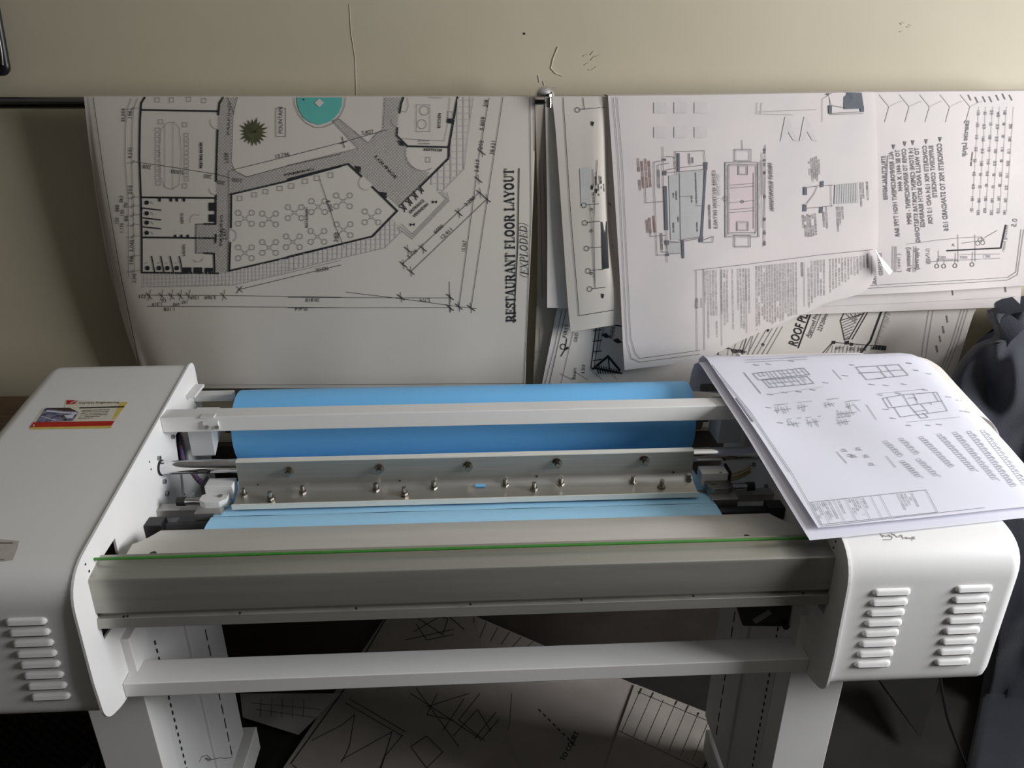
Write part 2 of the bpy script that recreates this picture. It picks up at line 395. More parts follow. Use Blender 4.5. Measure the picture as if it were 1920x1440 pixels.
def grid_mesh(name, G, m, parent=None, label=None, cat=None, group=None):
    nr, nc = len(G), len(G[0]); vs = [p for r in G for p in r]
    fs = [(j*nc+i, (j+1)*nc+i, (j+1)*nc+i+1, j*nc+i+1) for j in range(nr-1) for i in range(nc-1)]
    o = mk(name, vs, fs, m, parent, smooth=True); return props(o, label, cat, group)

# ------------------------------------------------------------------ rod on the wall
rod = empty('wall_rod', (0, ROD_Y, ROD_Z), 'dark polished metal rod along the wall that the plan sheets hang over', 'rod')
M().cyl((XL+.3, ROD_Y, ROD_Z), (1.7, ROD_Y, ROD_Z), .0112, 20).go('pole', mat('dark_chrome', (.20, .20, .20), .12, 1, var=.1, vscale=30), rod, smooth=True)
fc = at(1022, 186, 'y', 1.60)
def dome(m, c, r, n=16, k=7, flat=.8):
    vs = []; fs = []
    for j in range(k+1):
        a = math.pi/2*j/k
        for i in range(n):
            t = math.pi*2*i/n
            vs.append(c+Vector((r*math.cos(a)*math.cos(t), -r*flat*math.sin(a)+0, r*math.cos(a)*math.sin(t))))
    for j in range(k): fs += [(j*n+i, j*n+(i+1) % n, (j+1)*n+(i+1) % n, (j+1)*n+i) for i in range(n)]
    fs.append(tuple(range(k*n, (k+1)*n))); m.add(vs, fs); return m
# a flange whose chromed dome stands just above the draped edge, with its socket below
d = M(); n = 20; R0 = .0205; base = at(1022, 181, 'y', 1.585)
vs = []; K = 8
for j in range(K+1):
    a = math.pi/2*j/K
    for i in range(n):
        t = 2*math.pi*i/n; vs.append(base+Vector((R0*math.cos(a)*math.cos(t), .012+R0*.8*math.cos(a)*math.sin(t), R0*.95*math.sin(a))))
fs = [(j*n+i, j*n+(i+1) % n, (j+1)*n+(i+1) % n, (j+1)*n+i) for j in range(K) for i in range(n)]+[tuple(range(n-1, -1, -1))]
d.add(vs, fs); d.go('finial', CHROME, rod, smooth=True, label='bright chrome domed flange')
b0 = at(1029, 183, 'y', 1.587); b1 = at(1029, 201, 'y', 1.587)
M().cyl(b0, b1, .0062, 16).cyl(b0.lerp(b1, .4), b0.lerp(b1, .6), .0075, 16).go('socket', CHROME, rod, smooth=True)
M().cyl((fc.x, ROD_Y, ROD_Z), (fc.x, YW, ROD_Z), .008, 12).go('wall_bracket', CHROME, rod, smooth=True)

# ------------------------------------------------------------------ hanging plan sheets
GRP = None
def hang(name, rows, m, label, cat='sheet', nu=5, nv=6, fn=None, over=True):
    G = sheet_grid(rows, nu, nv, fn)
    if over: G = drape_over(G)
    return grid_mesh(name, G, m, None, label, cat)
wav = lambda a, k, ph=0: (lambda u, v: a*math.sin(k*u*6.283+ph+v*1.5)*v)
# tan backing sheet glimpsed between the two groups
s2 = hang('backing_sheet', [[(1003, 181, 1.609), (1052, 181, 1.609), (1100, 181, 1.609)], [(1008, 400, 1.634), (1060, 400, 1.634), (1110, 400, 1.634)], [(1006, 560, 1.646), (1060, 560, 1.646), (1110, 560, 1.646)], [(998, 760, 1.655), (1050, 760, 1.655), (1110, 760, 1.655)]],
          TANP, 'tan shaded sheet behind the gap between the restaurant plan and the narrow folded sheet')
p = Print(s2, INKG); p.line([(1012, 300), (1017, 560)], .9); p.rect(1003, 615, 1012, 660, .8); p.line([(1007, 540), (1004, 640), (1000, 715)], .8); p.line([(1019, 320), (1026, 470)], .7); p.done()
s2b = hang('plan_sheet', [[(1022, 181, 1.6085), (1060, 181, 1.6085), (1095, 181, 1.6085)], [(1026, 400, 1.616), (1060, 400, 1.616), (1100, 400, 1.616)], [(1026, 577, 1.618), (1060, 578, 1.618), (1100, 578, 1.618)]],
           PAPER2, 'short blank sheet whose lower corner shows left of the narrow folded sheet')
# roof plan sheet hanging low behind the others
s6 = hang('plan_sheet', [[(1068, 182, 1.6075), (1400, 182, 1.6075), (1790, 182, 1.6075)], [(1056, 500, 1.628), (1400, 500, 1.630), (1860, 500, 1.636)], [(1040, 600, 1.634), (1400, 600, 1.640), (1825, 590, 1.650)], [(1016, 722, 1.638), (1400, 722, 1.646), (1790, 705, 1.664)], [(1004, 800, 1.640), (1400, 800, 1.648), (1770, 790, 1.668)]],
          PAPER2, 'roof plan sheet hanging lowest, its ROOF PLAN title half covered', nu=7, fn=lambda u, v: -.006*math.sin(u*19)*v)
p = Print(s6, INK); g = p.sub(INKG, 'printed_drawing')
a = p.text
p.text('ROOF PLAN', 1494, 651, 17, 70, 84, bold=.8); p.line([(1497, 652), (1531, 560)], 2.2)
p.line([(1660, 565), (1632, 640), (1609, 668)], 3.4); g.line([(1663, 580), (1640, 650)], 1.2)
p.fill([(1640, 646), (1662, 649), (1661, 657), (1634, 655)])
for k in range(5): g.line([(1635+k*6, 647), (1633+k*6, 656)], 1)
p.text('Approved Pre-painted', 1518, 633, 8, 68, 74); p.text('22X200mm gal', 1540, 622, 8, 68, 50); p.line([(1520, 634), (1552, 560)], .9)
for (A, B) in (((1584, 585), (1576, 601)), ((1576, 601), (1584, 638)), ((1576, 601), (1620, 588)), ((1584, 638), (1592, 634)), ((1592, 636), (1621, 586)), ((1598, 636), (1627, 586))): p.line([A, B], 1.4)
for k in range(7): g.line([(1580+k*.8, 605+k*5), (1612-k*3.4, 592+k*6.5)], 1.4)
for k in range(4): g.line([(1586+k*9, 588), (1606, 606-k*4)], 1.2)
p.fill([(1560, 639), (1567, 639), (1566, 645), (1560, 645)]); p.fill([(1584, 640), (1592, 638), (1592, 646), (1584, 646)]); p.fill([(1594, 642), (1600, 643), (1600, 648), (1594, 648)])
p.line([(1563, 642), (1640, 648)], 1.2); p.line([(1560, 643), (1538, 668)], 1); p.line([(1545, 668), (1562, 643)], .8)
for k in range(9): g.line([(1562+k*7, 648), (1558+k*7, 667)], .8)
p.text('APTT', 1566, 656, 6, 0, 16); p.text('120', 1587, 657, 6, 0, 14); p.text('386', 1606, 658, 6, 0, 18)
for k in range(9): g.line([(1468-k*9-k*k*.4, 612+k*2), (1436-k*9, 668)], .9)
for x, y in ((1440, 620), (1431, 647)): p.fill([(x-3, y-2), (x, y-4), (x+3, y-1), (x, y+3)])
p.line([(1345, 668), (1350, 655), (1365, 653), (1400, 660)], 1.5)
for k in range(6): p.line([(1372+k*4, 656), (1376+k*4, 662)], 2)
g.line([(1345, 664), (1358, 668)], 1); p.line([(1400, 634), (1390, 668)], 1.2); g.line([(1412, 630), (1402, 668)], 1)
for k, x in enumerate((1815, 1809, 1803, 1742, 1750)): g.line([(x, 580), (x-18 if k < 3 else x-10, 640), (x-42 if k < 3 else x-18, 700)], .8)
for x, y in ((1775, 592), (1768, 612), (1762, 630), (1756, 648)): g.words(x, y, -80, 12, 2.5)
for k in range(20): g.line([(1662-k*1.2, 585+k*3), (1668-k*1.2+random.uniform(-2, 6), 588+k*3)], .6)
# left part below the narrow sheet
p.line([(1062, 580), (1048, 640), (1030, 720)], 1.0); p.line([(1054, 580), (1040, 650), (1022, 720)], .8); g.line([(1078, 610), (1052, 720)], .8)
p.line([(1063, 635), (1060, 655), (1052, 668)], 1.6); p.line([(1060, 655), (1065, 652)], 4); p.circle(1056, 650, 5, 1.4)
p.text('FIRST', 1062, 634, 7, 78, 26); p.text('GRID', 1082, 642, 6, 80, 18); p.text('Beam', 1079, 712, 6, 85, 22)
p.line([(1120, 600), (1108, 690), (1160, 700)], 1.6); p.line([(1127, 600), (1114, 690)], 1); g.line([(1135, 600), (1122, 660)], 1)
for y in (620, 640, 660, 676): p.line([(1112, y), (1128, y-2)], 1.6)
for x, y in ((1136, 630), (1158, 640)): p.fill([(x-9, y-2), (x, y-6), (x+9, y+2), (x, y+4)])
p.line([(1140, 668), (1112, 692)], 4.4); p.line([(1140, 668), (1162, 694)], 4.4); p.line([(1140, 668), (1144, 700)], 2)
p.line([(1122, 605), (1168, 612)], 2); p.line([(1118, 690), (1166, 700)], 3)
for k in range(10): p.line([(1118+k*4.6, 684+k*1.2), (1122+k*4.6, 700)], 1.8)
p.text('MARK', 1150, 636, 8, 80, 24); p.text('150', 1096, 702, 6, 85, 18)
for k in range(4): g.line([(1050+k*28, 700-k*4), (1050+k*28+24, 712)], .7)
for q in (p, g): q.done()

# narrow folded sheet (its right part turns back into a shaded fold)
s3 = hang('plan_sheet', [[(1035, 181, 1.604), (1085, 181, 1.604), (1128, 181, 1.604), (1143, 181, 1.608), (1175, 181, 1.6085)],
                         [(1043, 260, 1.600), (1088, 260, 1.598), (1129, 260, 1.598), (1146, 260, 1.622), (1180, 260, 1.627)],
                         [(1055, 430, 1.600), (1095, 430, 1.596), (1134, 430, 1.596), (1150, 430, 1.630), (1182, 430, 1.634)],
                         [(1064, 560, 1.602), (1105, 556, 1.598), (1150, 552, 1.600), (1160, 550, 1.612), (1185, 548, 1.630)],
                         [(1070, 622, 1.604), (1110, 616, 1.602), (1160, 608, 1.604), (1172, 606, 1.610), (1188, 604, 1.630)]],
          PAPER, 'narrow sheet with one solid black bar, folded back left of the pinkish tracing sheets', nu=4)
p = Print(s3, INK); g = p.sub(INKG, 'printed_drawing')
p.line([(1056, 183), (1070, 400), (1086, 592)], 1.1); p.line([(1086, 592), (1165, 579)], 1.0)
p.fill([(1127, 416), (1138, 415), (1142, 503), (1130, 505)])
for x, y in ((1083, 206), (1095, 385), (1097, 418), (1100, 466), (1103, 508), (1106, 542)):
    p.circle(x, y, 4.5, 1); p.line([(x+5, y-1), (x+50, y-5)], 1)
p.line([(1093, 183), (1096, 205)], 1); p.line([(1120, 300), (1113, 420), (1116, 540)], .9); g.line([(1107, 385), (1116, 540)], .8)
for y in (400, 440, 520): p.text('.9', 1112, y, 6, 85, 10)
for x, y in ((1111, 232), (1118, 358), (1130, 555), (1110, 352)): p.fill([(x-2, y-5), (x+3, y-3), (x+1, y+5), (x-2, y+2)])
for k in range(5): p.words(1112+k*5, 345-(k % 2)*14, -87, 34-k*3, 1.6)
for k in range(3): g.line([(1112+k*6, 318+6*k), (1113+k*6, 345)], 1.2)
p.line([(1145, 200), (1141, 232)], 1.4); p.line([(1142, 340), (1148, 384)], 1.6); p.line([(1141, 380), (1152, 392)], 1.2)
g.sub(GREYW, 'x').done()
gw = p.sub(GREYW, 'shaded_print', .0008); gw.fill([(1087, 316), (1107, 314), (1107, 384), (1090, 386)])
for q in (p, g, gw): q.done()

# lower right pair, then the large tracing sheet in front
s5b = hang('plan_sheet', [[(1420, 181, 1.6035), (1660, 181, 1.6035), (1932, 181, 1.6035)], [(1420, 400, 1.612), (1660, 400, 1.614), (1928, 400, 1.614)], [(1400, 594, 1.625), (1660, 584, 1.628), (1912, 575, 1.626)]],
           TRACE, 'pale sheet whose plain lower strip shows above the roof plan on the right', fn=wav(.003, 1.3), nu=8)
p = Print(s5b, INKG)
for x, y in ((1702, 547), (1786, 545), (1885, 538)): p.words(x, y, -82, 9, 2.4)
g = p.sub(INKF, 'printed_drawing'); g.line([(1530, 575), (1700, 568), (1905, 556)], .6); p.done(); g.done()
s5 = hang('plan_sheet', [[(1560, 174, 1.600), (1720, 172, 1.600), (1850, 171, 1.600), (1960, 170, 1.600)], [(1560, 350, 1.603), (1720, 350, 1.601), (1850, 350, 1.603), (1955, 350, 1.604)], [(1548, 556, 1.610), (1720, 548, 1.606), (1850, 540, 1.608), (1940, 534, 1.610)]],
          TRACE, 'tracing sheet with mirrored handwriting and a table of figures, furthest right on the rod', fn=wav(.003, 1.1, 1), nu=6)
p = Print(s5, INKG); k_ = p.sub(INK, 'printed_drawing'); f = p.sub(INKF, 'printed_drawing')
ML = [('CONCRETE MIX TO STANDARD 1:3:6', 1766, 268, 165, 9), ('SUFFICIENT CONCRETE', 1750, 272, 98, 8), ('CONCRETE MIX 1:2:4 AND 1:3 FOR', 1738, 272, 148, 8), ('TO WALLS AND BOTH BEARINGS', 1723, 276, 150, 8),
      ('1:4 STONE CEMENT MORTAR STRETCHING', 1712, 276, 178, 8), ('COVER TO REINFORCEMENT - 50MM', 1699, 278, 142, 8), ('TO BE 4441 X 4444', 1687, 280, 78, 8), ('ALL REINFORCEMENT HIGH TYPE BAR', 1675, 284, 160, 8)]
p.text('CHARTERED', 1653, 474, 7, -86, 42, mirror=True, bold=.4); p.text('ARCHITECTURAL', 1642, 478, 7, -88, 56, mirror=True, bold=.4)
for t, x, y, L, h in ML: p.text(t, x, y, h, -85.5, L, mirror=True, bold=.6)
p.text('STRUCTURAL NOTES', 1661, 292, 8, -87, 82, mirror=True, bold=.5); p.line([(1665, 292), (1661, 374)], 1.2)
for x, y in ((1763, 262), (1737, 266), (1712, 268), (1697, 270), (1676, 276)): p.fill([(x-3, y-5), (x+3, y-5), (x, y+5)])
p.text('(Laminated by', 1701, 463, 8, -88, 46, bold=.6); p.text('(Approved)', 1722, 465, 8, -88, 40, mirror=True, bold=.5); p.text('( level )', 1688, 475, 7, -88, 35, mirror=True); p.text('(LINES', 1742, 465, 7, -84, 30, mirror=True)
for x in (1674, 1678, 1681, 1714, 1718): p.line([(x, 462), (x-1, 510)], .9)
p.text('Exercise Layup', 1818, 225, 9, -96, 68, mirror=True, bold=.7, shear=.2)
p.words(1824, 285, -96, 26, 1.8)
for i in range(6):
    for j in range(9):
        x = 1838+i*12.6-j*1.6-(i*.2); y = 206+j*23+(i % 2)*3
        if i == 5 and j < 1: continue
        p.text(random.choice(['100', '150', '22', '110', '250', '075', '40', '190']), x, y, 5.2, -92, random.choice([6, 9, 10]), mirror=True, bold=.4)
    f.line([(1836+i*13, 200), (1823+i*13, 398)], .7)
for x, y in ((1816, 178), (1829, 182), (1843, 181), (1855, 181), (1868, 178), (1880, 176), (1893, 178)): p.line([(x, y), (x+5, y+10)], 1.6)
k_.line([(1776, 470), (1877, 465), (1886, 422)], 2.6)
p.line([(1640, 488), (1700, 492)], .1)
for dy in (0, 5): p.line([(1622, 536+dy), (1720, 530+dy), (1830, 524+dy), (1890, 520+dy), (1905+dy*.6, 510+dy), (1915+dy, 430)], .9)
for x, y in ((1757, 499), (1770, 499), (1791, 498), (1823, 496)): p.circle(x, y, 3.6, 1.2); p.line([(x, y-4), (x+1, y-24 if x > 1775 else y-10)], .8)
p.line([(1736, 491), (1875, 484)], .8); p.line([(1760, 470), (1760, 490)], .8); p.line([(1796, 440), (1797, 492)], .8); p.line([(1828, 440), (1829, 490)], .8); p.line([(1800, 477), (1875, 476)], .7)
for t, x, y in (('2,050', 1760, 480), ('3,050', 1800, 480), ('1,200', 1843, 478)): p.text(t, x, y, 5, 0, 14, mirror=True)
p.line([(1700, 458), (1760, 450), (1800, 446), (1840, 444)], .8); p.line([(1804, 456), (1846, 450), (1840, 444)], 1)
for dx, dy in ((0, 0), (5, 5), (-4, 6)): p.circle(1838+dx, 450+dy, 4, .8)
p.line([(1846, 446), (1870, 432)], .8); p.text('existing beam', 1891, 422, 6, -98, 50, mirror=True); p.text('0.5', 1908, 410, 9, -98, 16, mirror=True)
p.text('A', 1785, 462, 6, 0); p.text('ELEVATION C/F', 1757, 485, 5, 0, 40, mirror=True)
ft = p.sub(FAINT, 'print_through', .0009)
for x0 in range(0, 5): ft.line([(1650+x0*38, 178), (1668+x0*38, 200), (1660+x0*38, 228)], 2.2); ft.line([(1668+x0*38, 200), (1690+x0*38, 190)], 2)
for q in (p, k_, f, ft): q.done()

s4 = hang('plan_sheet', [[(1140, 180, 1.596), (1290, 178.5, 1.596), (1450, 176, 1.596), (1640, 172.5, 1.5965)],
                         [(1150, 330, 1.592), (1290, 330, 1.590), (1450, 330, 1.593), (1646, 330, 1.596)],
                         [(1161, 500, 1.590), (1290, 500, 1.587), (1450, 490, 1.592), (1645, 470, 1.598)],
                         [(1168, 645, 1.588), (1290, 620, 1.586), (1420, 570, 1.591), (1628, 540, 1.600)],
                         [(1171, 694, 1.588), (1312, 674, 1.586), (1400, 634, 1.590), (1560, 566, 1.600)]],
          TRACE, 'large pinkish tracing sheet with a slanting torn lower edge and dense notes', nu=6, fn=wav(.0025, 1.6))
p = Print(s4, INKG, eps=.0016); k_ = p.sub(SLATE, 'printed_drawing'); f = p.sub(INKF, 'printed_drawing'); rd = p.sub(INKR, 'printed_drawing')
gw = p.sub(GREYW, 'shaded_print', .0009); pw = p.sub(PINKW, 'shaded_print', .0009)
for dx in (0, 7): p.line([(1150+dx, 183), (1160+dx, 300), (1168+dx, 470), (1176+dx, 640-dx), (1184+dx, 672-dx*1.5), (1200, 679-dx), (1312, 664-dx)], .9)
Z = lambda x, y: (1160+x/5.54, 250+y/5.54)
for q in (p, k_, f, rd, gw, pw): q.xf = Z
gw.fill([(520, 440), (880, 370), (860, 1090), (540, 1110)]); gw.fill([(500, 1140), (640, 1130), (640, 1250), (510, 1260)])
pw.fill([(1150, 320), (1420, 300), (1430, 1020), (1150, 1040)])
for P_ in ([(468, 548), (500, 548), (516, 1005), (484, 1005)], [(610, 205), (634, 205), (636, 395), (614, 395)], [(888, 300), (925, 298), (922, 380), (892, 384)], [(893, 380), (914, 380), (874, 1072), (848, 1072)], [(838, 1068), (880, 1070), (876, 1132), (838, 1132)],
           [(652, 1108), (678, 1108), (684, 1298), (662, 1298)], [(458, 262), (494, 262), (494, 286), (458, 286)], [(466, 388), (498, 388), (498, 436), (468, 436)], [(484, 1108), (522, 1112), (520, 1158), (488, 1156)], [(490, 1252), (524, 1252), (524, 1274), (492, 1274)]): k_.fill(P_)
for L_ in ([(460, 140), (468, 560)], [(500, 1000), (505, 1340)], [(500, 380), (600, 360), (890, 330)], [(500, 410), (890, 375)], [(520, 1120), (640, 1130), (840, 1090)], [(640, 1110), (840, 1075)], [(632, 395), (645, 1110)], [(600, 190), (890, 180), (900, 300)],
           [(370, 300), (450, 285)], [(410, 330), (520, 310)], [(410, 330), (412, 560)], [(370, 300), (374, 600), (400, 1270)], [(278, 560), (284, 722), (470, 708)], [(330, 900), (335, 1070), (490, 1060)], [(400, 1265), (520, 1262)], [(505, 1140), (640, 1130)], [(515, 1250), (660, 1245)],
           [(440, 1035), (452, 1230), (520, 1235)], [(630, 655), (770, 652)], [(590, 185), (585, 320), (600, 430)], [(490, 240), (580, 245), (600, 350)], [(735, 210), (745, 330)], [(880, 1110), (985, 1070), (980, 1130), (880, 1135)], [(800, 750), (860, 755)]): p.line(L_, 1.0)
for x, y, L, a_ in ((205, 260, 60, -86), (240, 235, 60, -86), (280, 265, 54, -86), (318, 290, 48, -86), (290, 800, 42, -86), (325, 880, 28, -86), (368, 860, 30, -86)): rd.words(x, y, a_, L, 2.6, .9)
for x, y, L in ((420, 380, 34), (800, 410, 58), (735, 210, 18), (770, 250, 12), (945, 745, 44), (815, 925, 20), (570, 930, 18), (620, 870, 9), (760, 650, 12), (450, 1040, 30), (600, 600, 16), (570, 620, 8)): p.words(x, y, -88, L, 2.2, .95)
p.text('CROSS SECTION DETAILS', 1008, 380, 6, -88, 110, mirror=True, bold=.5); f.text('SECTION 1 - 1', 1050, 420, 5, -88, 60, mirror=True)
p.text('FRONT ELEVATIONS', 1600, 310, 6, -88, 90, mirror=True, bold=.3)
for dx in (0, 30): f.rect(1115+dx, 305+dx, 1455-dx, 1075-dx, 2.4 if dx == 0 else 1.6)
p.rect(1120, 300, 1460, 1070, 1); p.rect(1148, 325, 1430, 1030, .9)
for y in (540, 570, 720, 795, 825): p.line([(1150, y), (1410, y-22)], .9)
for (x0, y0, x1, y1) in ((1205, 165, 1375, 290), (1200, 1060, 1370, 1180), (1240, 330, 1340, 430), (1225, 920, 1345, 1010)): p.rect(x0, y0, x1, y1, 1); f.rect(x0+14, y0+14, x1-14, y1-10, 1)
p.line([(1285, 70), (1290, 180)], 1); p.line([(1400, 410), (1400, 990)], .9); p.line([(1490, 200), (1495, 640)], .9); p.line([(1525, 120), (1520, 1170)], .7)
for y in (170, 280, 410, 660, 890, 1040, 1150): p.fill([(1510, y-14), (1530, y-12), (1528, y+14), (1512, y+12)])
p.circle(1285, 710, 14, 1.2); p.circle(1110, 680, 22, 1)
Z = lambda x, y: (1400+x/2.526, 150+y/2.526)
for q in (p, k_, f, rd, gw, pw): q.xf = Z
k_.fill([(455, 58), (545, 60), (556, 135), (462, 138)]); k_.fill([(388, 120), (404, 120), (404, 162), (390, 160)]); k_.fill([(374, 56), (392, 60), (388, 72), (374, 68)]); k_.fill([(536, 120), (556, 124), (556, 152), (540, 148)])
p.line([(385, 60), (400, 120), (455, 130)], 1); p.line([(400, 158), (550, 150)], 1); p.line([(400, 164), (552, 158)], .8)
for x0 in (55, 75): f.line([(x0, 60), (x0-5, 160), (220, 165)], 1)
f.line([(60, 150), (330, 140)], 1)
ft = p.sub(FAINT, 'print_through', .0009); ft.xf = Z
for x in (160, 250): ft.fill([(x, 290), (x+22, 175), (x+36, 175), (x+85, 290), (x+60, 285), (x+32, 215), (x+22, 285)])
ft.xf = lambda x, y: (x, y)
for x in (1226, 1264, 1302):
    for y in (192, 238): ft.fill([(x, y), (x+24, y), (x+24, y+20), (x, y+20)])
ft.done()
f.line([(405, 60), (360, 90), (360, 200)], .8)
gw.fill([(418, 496), (528, 486), (530, 582), (412, 588)])
for k in range(10): f.line([(420+k*11, 496-k), (417+k*11, 586-k)], .8)
p.line([(275, 510), (350, 500), (412, 498)], 1); p.line([(275, 608), (350, 602), (410, 595)], 1); p.line([(285, 585), (320, 540), (335, 505)], 1); p.line([(400, 495), (402, 600)], .8)
for P_ in ([(270, 506), (286, 506), (286, 545), (270, 545)], [(268, 588), (284, 590), (284, 622), (268, 622)], [(350, 480), (366, 478), (364, 506), (350, 508)], [(348, 602), (362, 600), (360, 630), (346, 630)]): k_.fill(P_)
for k, (x, y, L) in enumerate(((298, 385, 26), (309, 372, 44), (320, 366, 40), (331, 362, 46), (342, 360, 34), (268, 640, 24), (278, 645, 38), (290, 636, 42), (302, 640, 40), (314, 636, 40), (326, 632, 40), (365, 610, 34), (378, 600, 42), (430, 600, 46), (442, 600, 34), (455, 600, 24), (540, 485, 45), (552, 485, 30), (572, 482, 34))): p.words(x, y, -87, L, 1.6, .95)
p.text('FRONT ELEVATIONS', 117, 390, 5.5, -88, 88, mirror=True, bold=.3); p.line([(90, 310), (80, 790)], .8); p.line([(70, 380), (74, 700)], .7)
for y in (340, 400, 440, 550, 660, 720, 770): p.fill([(84, y-9), (90, y-8), (89, y+9), (84, y+8)])
Z = lambda x, y: (1300+x/5.05, 480+y/5.05)
for q in (p, k_, f, rd, gw, pw): q.xf = Z
p.line([(15, 135), (500, 80), (1200, -10), (1700, -60)], .9); p.line([(28, 135), (38, 900)], .8); p.line([(98, 125), (108, 890)], .9)
p.text('NOTES', 48, 400, 5, -90, 19, mirror=True, bold=.5); p.line([(78, 398), (80, 490)], .9)
for k, x in enumerate(range(112, 540, 26)):
    if k in (5, 9, 11): continue
    L = 128 if k % 3 else 90
    p.words(x, 140-k*1.5, -89, min(L, (890-k*12-130)/5.05)*random.uniform(.6, 1), 1.0, .97)
for x in (265, 500, 1050): p.line([(x, 120 if x < 600 else 60), (x+8, 730 if x > 400 else 850)], .7)
for k, x in enumerate(range(600, 980, 25)): p.words(x, 95-k*2.4, -89.5, random.uniform(105, 122)-k*1.4, 1.15, .97)
for k, x in enumerate(range(1095, 1620, 29)):
    if k == 6: continue
    p.words(x, 50-k*3, -89.5, (470-k*17-30)/5.05*random.uniform(.85, 1), 1.15, .97)
p.words(1030, 60, -88, 26, 2.2, 1); p.words(1650, -20, -88, 26, 2.2, 1)
p.circle(650, 730, 14, 1); p.line([(1690, 0), (1690, 260)], .8)
for q in (p, k_, f, rd, gw, pw): q.done()
# the torn flap folded forward
tf = [at(1641, 467, 'y', 1.585), at(1650, 480, 'y', 1.586), at(1674, 508, 'y', 1.580), at(1668, 516, 'y', 1.575), at(1655, 500, 'y', 1.572)]
mk('torn_flap', tf, [(0, 1, 4), (1, 2, 4), (2, 3, 4)], WHITEP, s4, label='bright torn flap folded forward')

# ------------------------------------------------------------------ the restaurant plan
s1 = hang('plan_sheet', [[(157, 181, 1.604), (200, 181, 1.603), (450, 181, 1.603), (740, 181, 1.603), (1003, 181, 1.603)],
                         [(172, 310, 1.612), (215, 310, 1.602), (450, 310, 1.597), (740, 310, 1.600), (1002, 310, 1.601)],
                         [(200, 480, 1.626), (245, 480, 1.606), (460, 480, 1.594), (740, 480, 1.600), (995, 480, 1.602)],
                         [(238, 625, 1.634), (285, 625, 1.612), (470, 625, 1.596), (740, 625, 1.602), (988, 625, 1.606)],
                         [(276, 728, 1.640), (318, 728, 1.618), (480, 728, 1.600), (740, 728, 1.606), (985, 727, 1.612)]],
          PAPER, 'large restaurant floor layout plan with a teal fountain and a bold underlined title', nu=7, nv=7, fn=lambda u, v: -.003*math.sin(u*17+v*2)*v*v-.002*math.sin(u*31)*v**3)
p = Print(s1, INK); th = p.sub(INKG, 'printed_drawing'); f = p.sub(INKF, 'printed_drawing'); tl = p.sub(TEAL, 'fountain_print', .001); ol = p.sub(OLIVE, 'palm_print')
wd = p.sub(PAPER, 'blank_diamond', .0018)
ALLP = (p, th, f, tl, ol, wd)
def setx(z):
    for q in ALLP: q.xf = z
ident = lambda x, y: (x, y)
p.line([(175, 183), (195, 330), (225, 510), (252, 640), (268, 722)], .9); th.line([(171, 300), (215, 540), (262, 722)], .6)
th.line([(268, 722), (600, 721), (984, 719)], .7)
for dx in (0, 6): p.line([(1008-dx*1.4-6, 183), (1002-dx, 400), (993-dx, 620), (988-dx, 720)], .9)
p.text('RESTAURANT FLOOR LAYOUT', 967, 604, 17, 90.8, 288, serif=True); p.line([(973.5, 316), (971, 460), (963.5, 605)], 1.8)
p.text('(EXPLODED)', 991, 522, 14, 91.5, 103, serif=True, shear=.25, bold=.55)
setx(lambda x, y: (150+x/3, 160+y/3))
W = 3.2
for L_ in ([(365, 68), (345, 100), (338, 200), (335, 400), (343, 630), (348, 860), (348, 1053)], [(345, 138), (778, 146)], [(806, 68), (785, 100), (778, 165)], [(775, 250), (770, 400), (766, 540)], [(765, 618), (763, 780), (700, 780)], [(343, 630), (765, 634)], [(348, 855), (760, 860)],
           [(765, 838), (762, 885)], [(348, 1053), (780, 1058)], [(700, 944), (755, 946), (758, 1050)], [(852, 612), (850, 800)], [(846, 884), (840, 1044)], [(846, 614), (1160, 540), (1470, 455)], [(838, 1044), (1160, 970), (1470, 893)]): p.line(L_, W)
for y in (690, 745, 795): p.line([(352, y), (455, y+12)], 2.2)
for x in (403, 455, 508, 560): p.line([(x, 962), (x+18, 1052)], 2.2)
p.line([(350, 700), (348, 690)], 2)
for y in (660, 720, 772, 830): p.circle(376, y, 10, 1.6, 8); p.fill([(368, y-6), (384, y-8), (386, y+6), (370, y+8)]); th.line([(400, y-6), (412, y+8)], 1)
for x in (380, 445, 492, 545): p.circle(x, 1028, 11, 1.5, 8); p.fill([(x-7, 1020), (x+8, 1020), (x+7, 1036), (x-6, 1036)]); th.line([(x-12, 1000), (x+4, 998)], 1)
for x0, y0, x1, y1 in ((725, 660, 765, 706), (725, 726, 765, 768), (578, 1024, 628, 1056), (640, 1024, 688, 1056), (702, 1026, 748, 1058)): p.fill([(x0, y0), (x1, y0), (x1, y1), (x0, y1)])
for x in (448, 512, 545, 585): p.fill([(x-8, 634), (x+8, 634), (x+6, 654), (x-4, 654)])
for x in (537, 572, 608): p.fill([(x-8, 858), (x+8, 858), (x+4, 840), (x-6, 840)])
p.line([(652, 780), (652, 944)], 1.2); p.line([(652, 780), (700, 780)], 1); p.line([(652, 944), (700, 944)], 1)
cor = [(800, 68), (886, 68), (862, 160), (852, 430), (870, 480), (940, 515), (1170, 453), (1170, 538), (852, 612), (835, 1050), (766, 1050), (766, 600), (778, 160)]
cor2 = [(652, 782), (764, 782), (764, 944), (652, 944)]
for a_ in (45, -45): th.hatch(cor, 4.4, a_, .6); th.hatch(cor2, 4.4, a_, .6)
p.line([(886, 68), (862, 160), (852, 430), (870, 480), (940, 515), (1160, 455), (1470, 385)], .8)
pav = [(348, 1060), (840, 1048), (1170, 969), (1170, 1056), (860, 1125), (350, 1135)]
f.hatch(pav, 7, 90, 1.1); f.hatch(pav, 7, -2 if True else 0, 1.1)
th.line([(350, 1135), (860, 1125), (1160, 1058), (1470, 985)], .6)
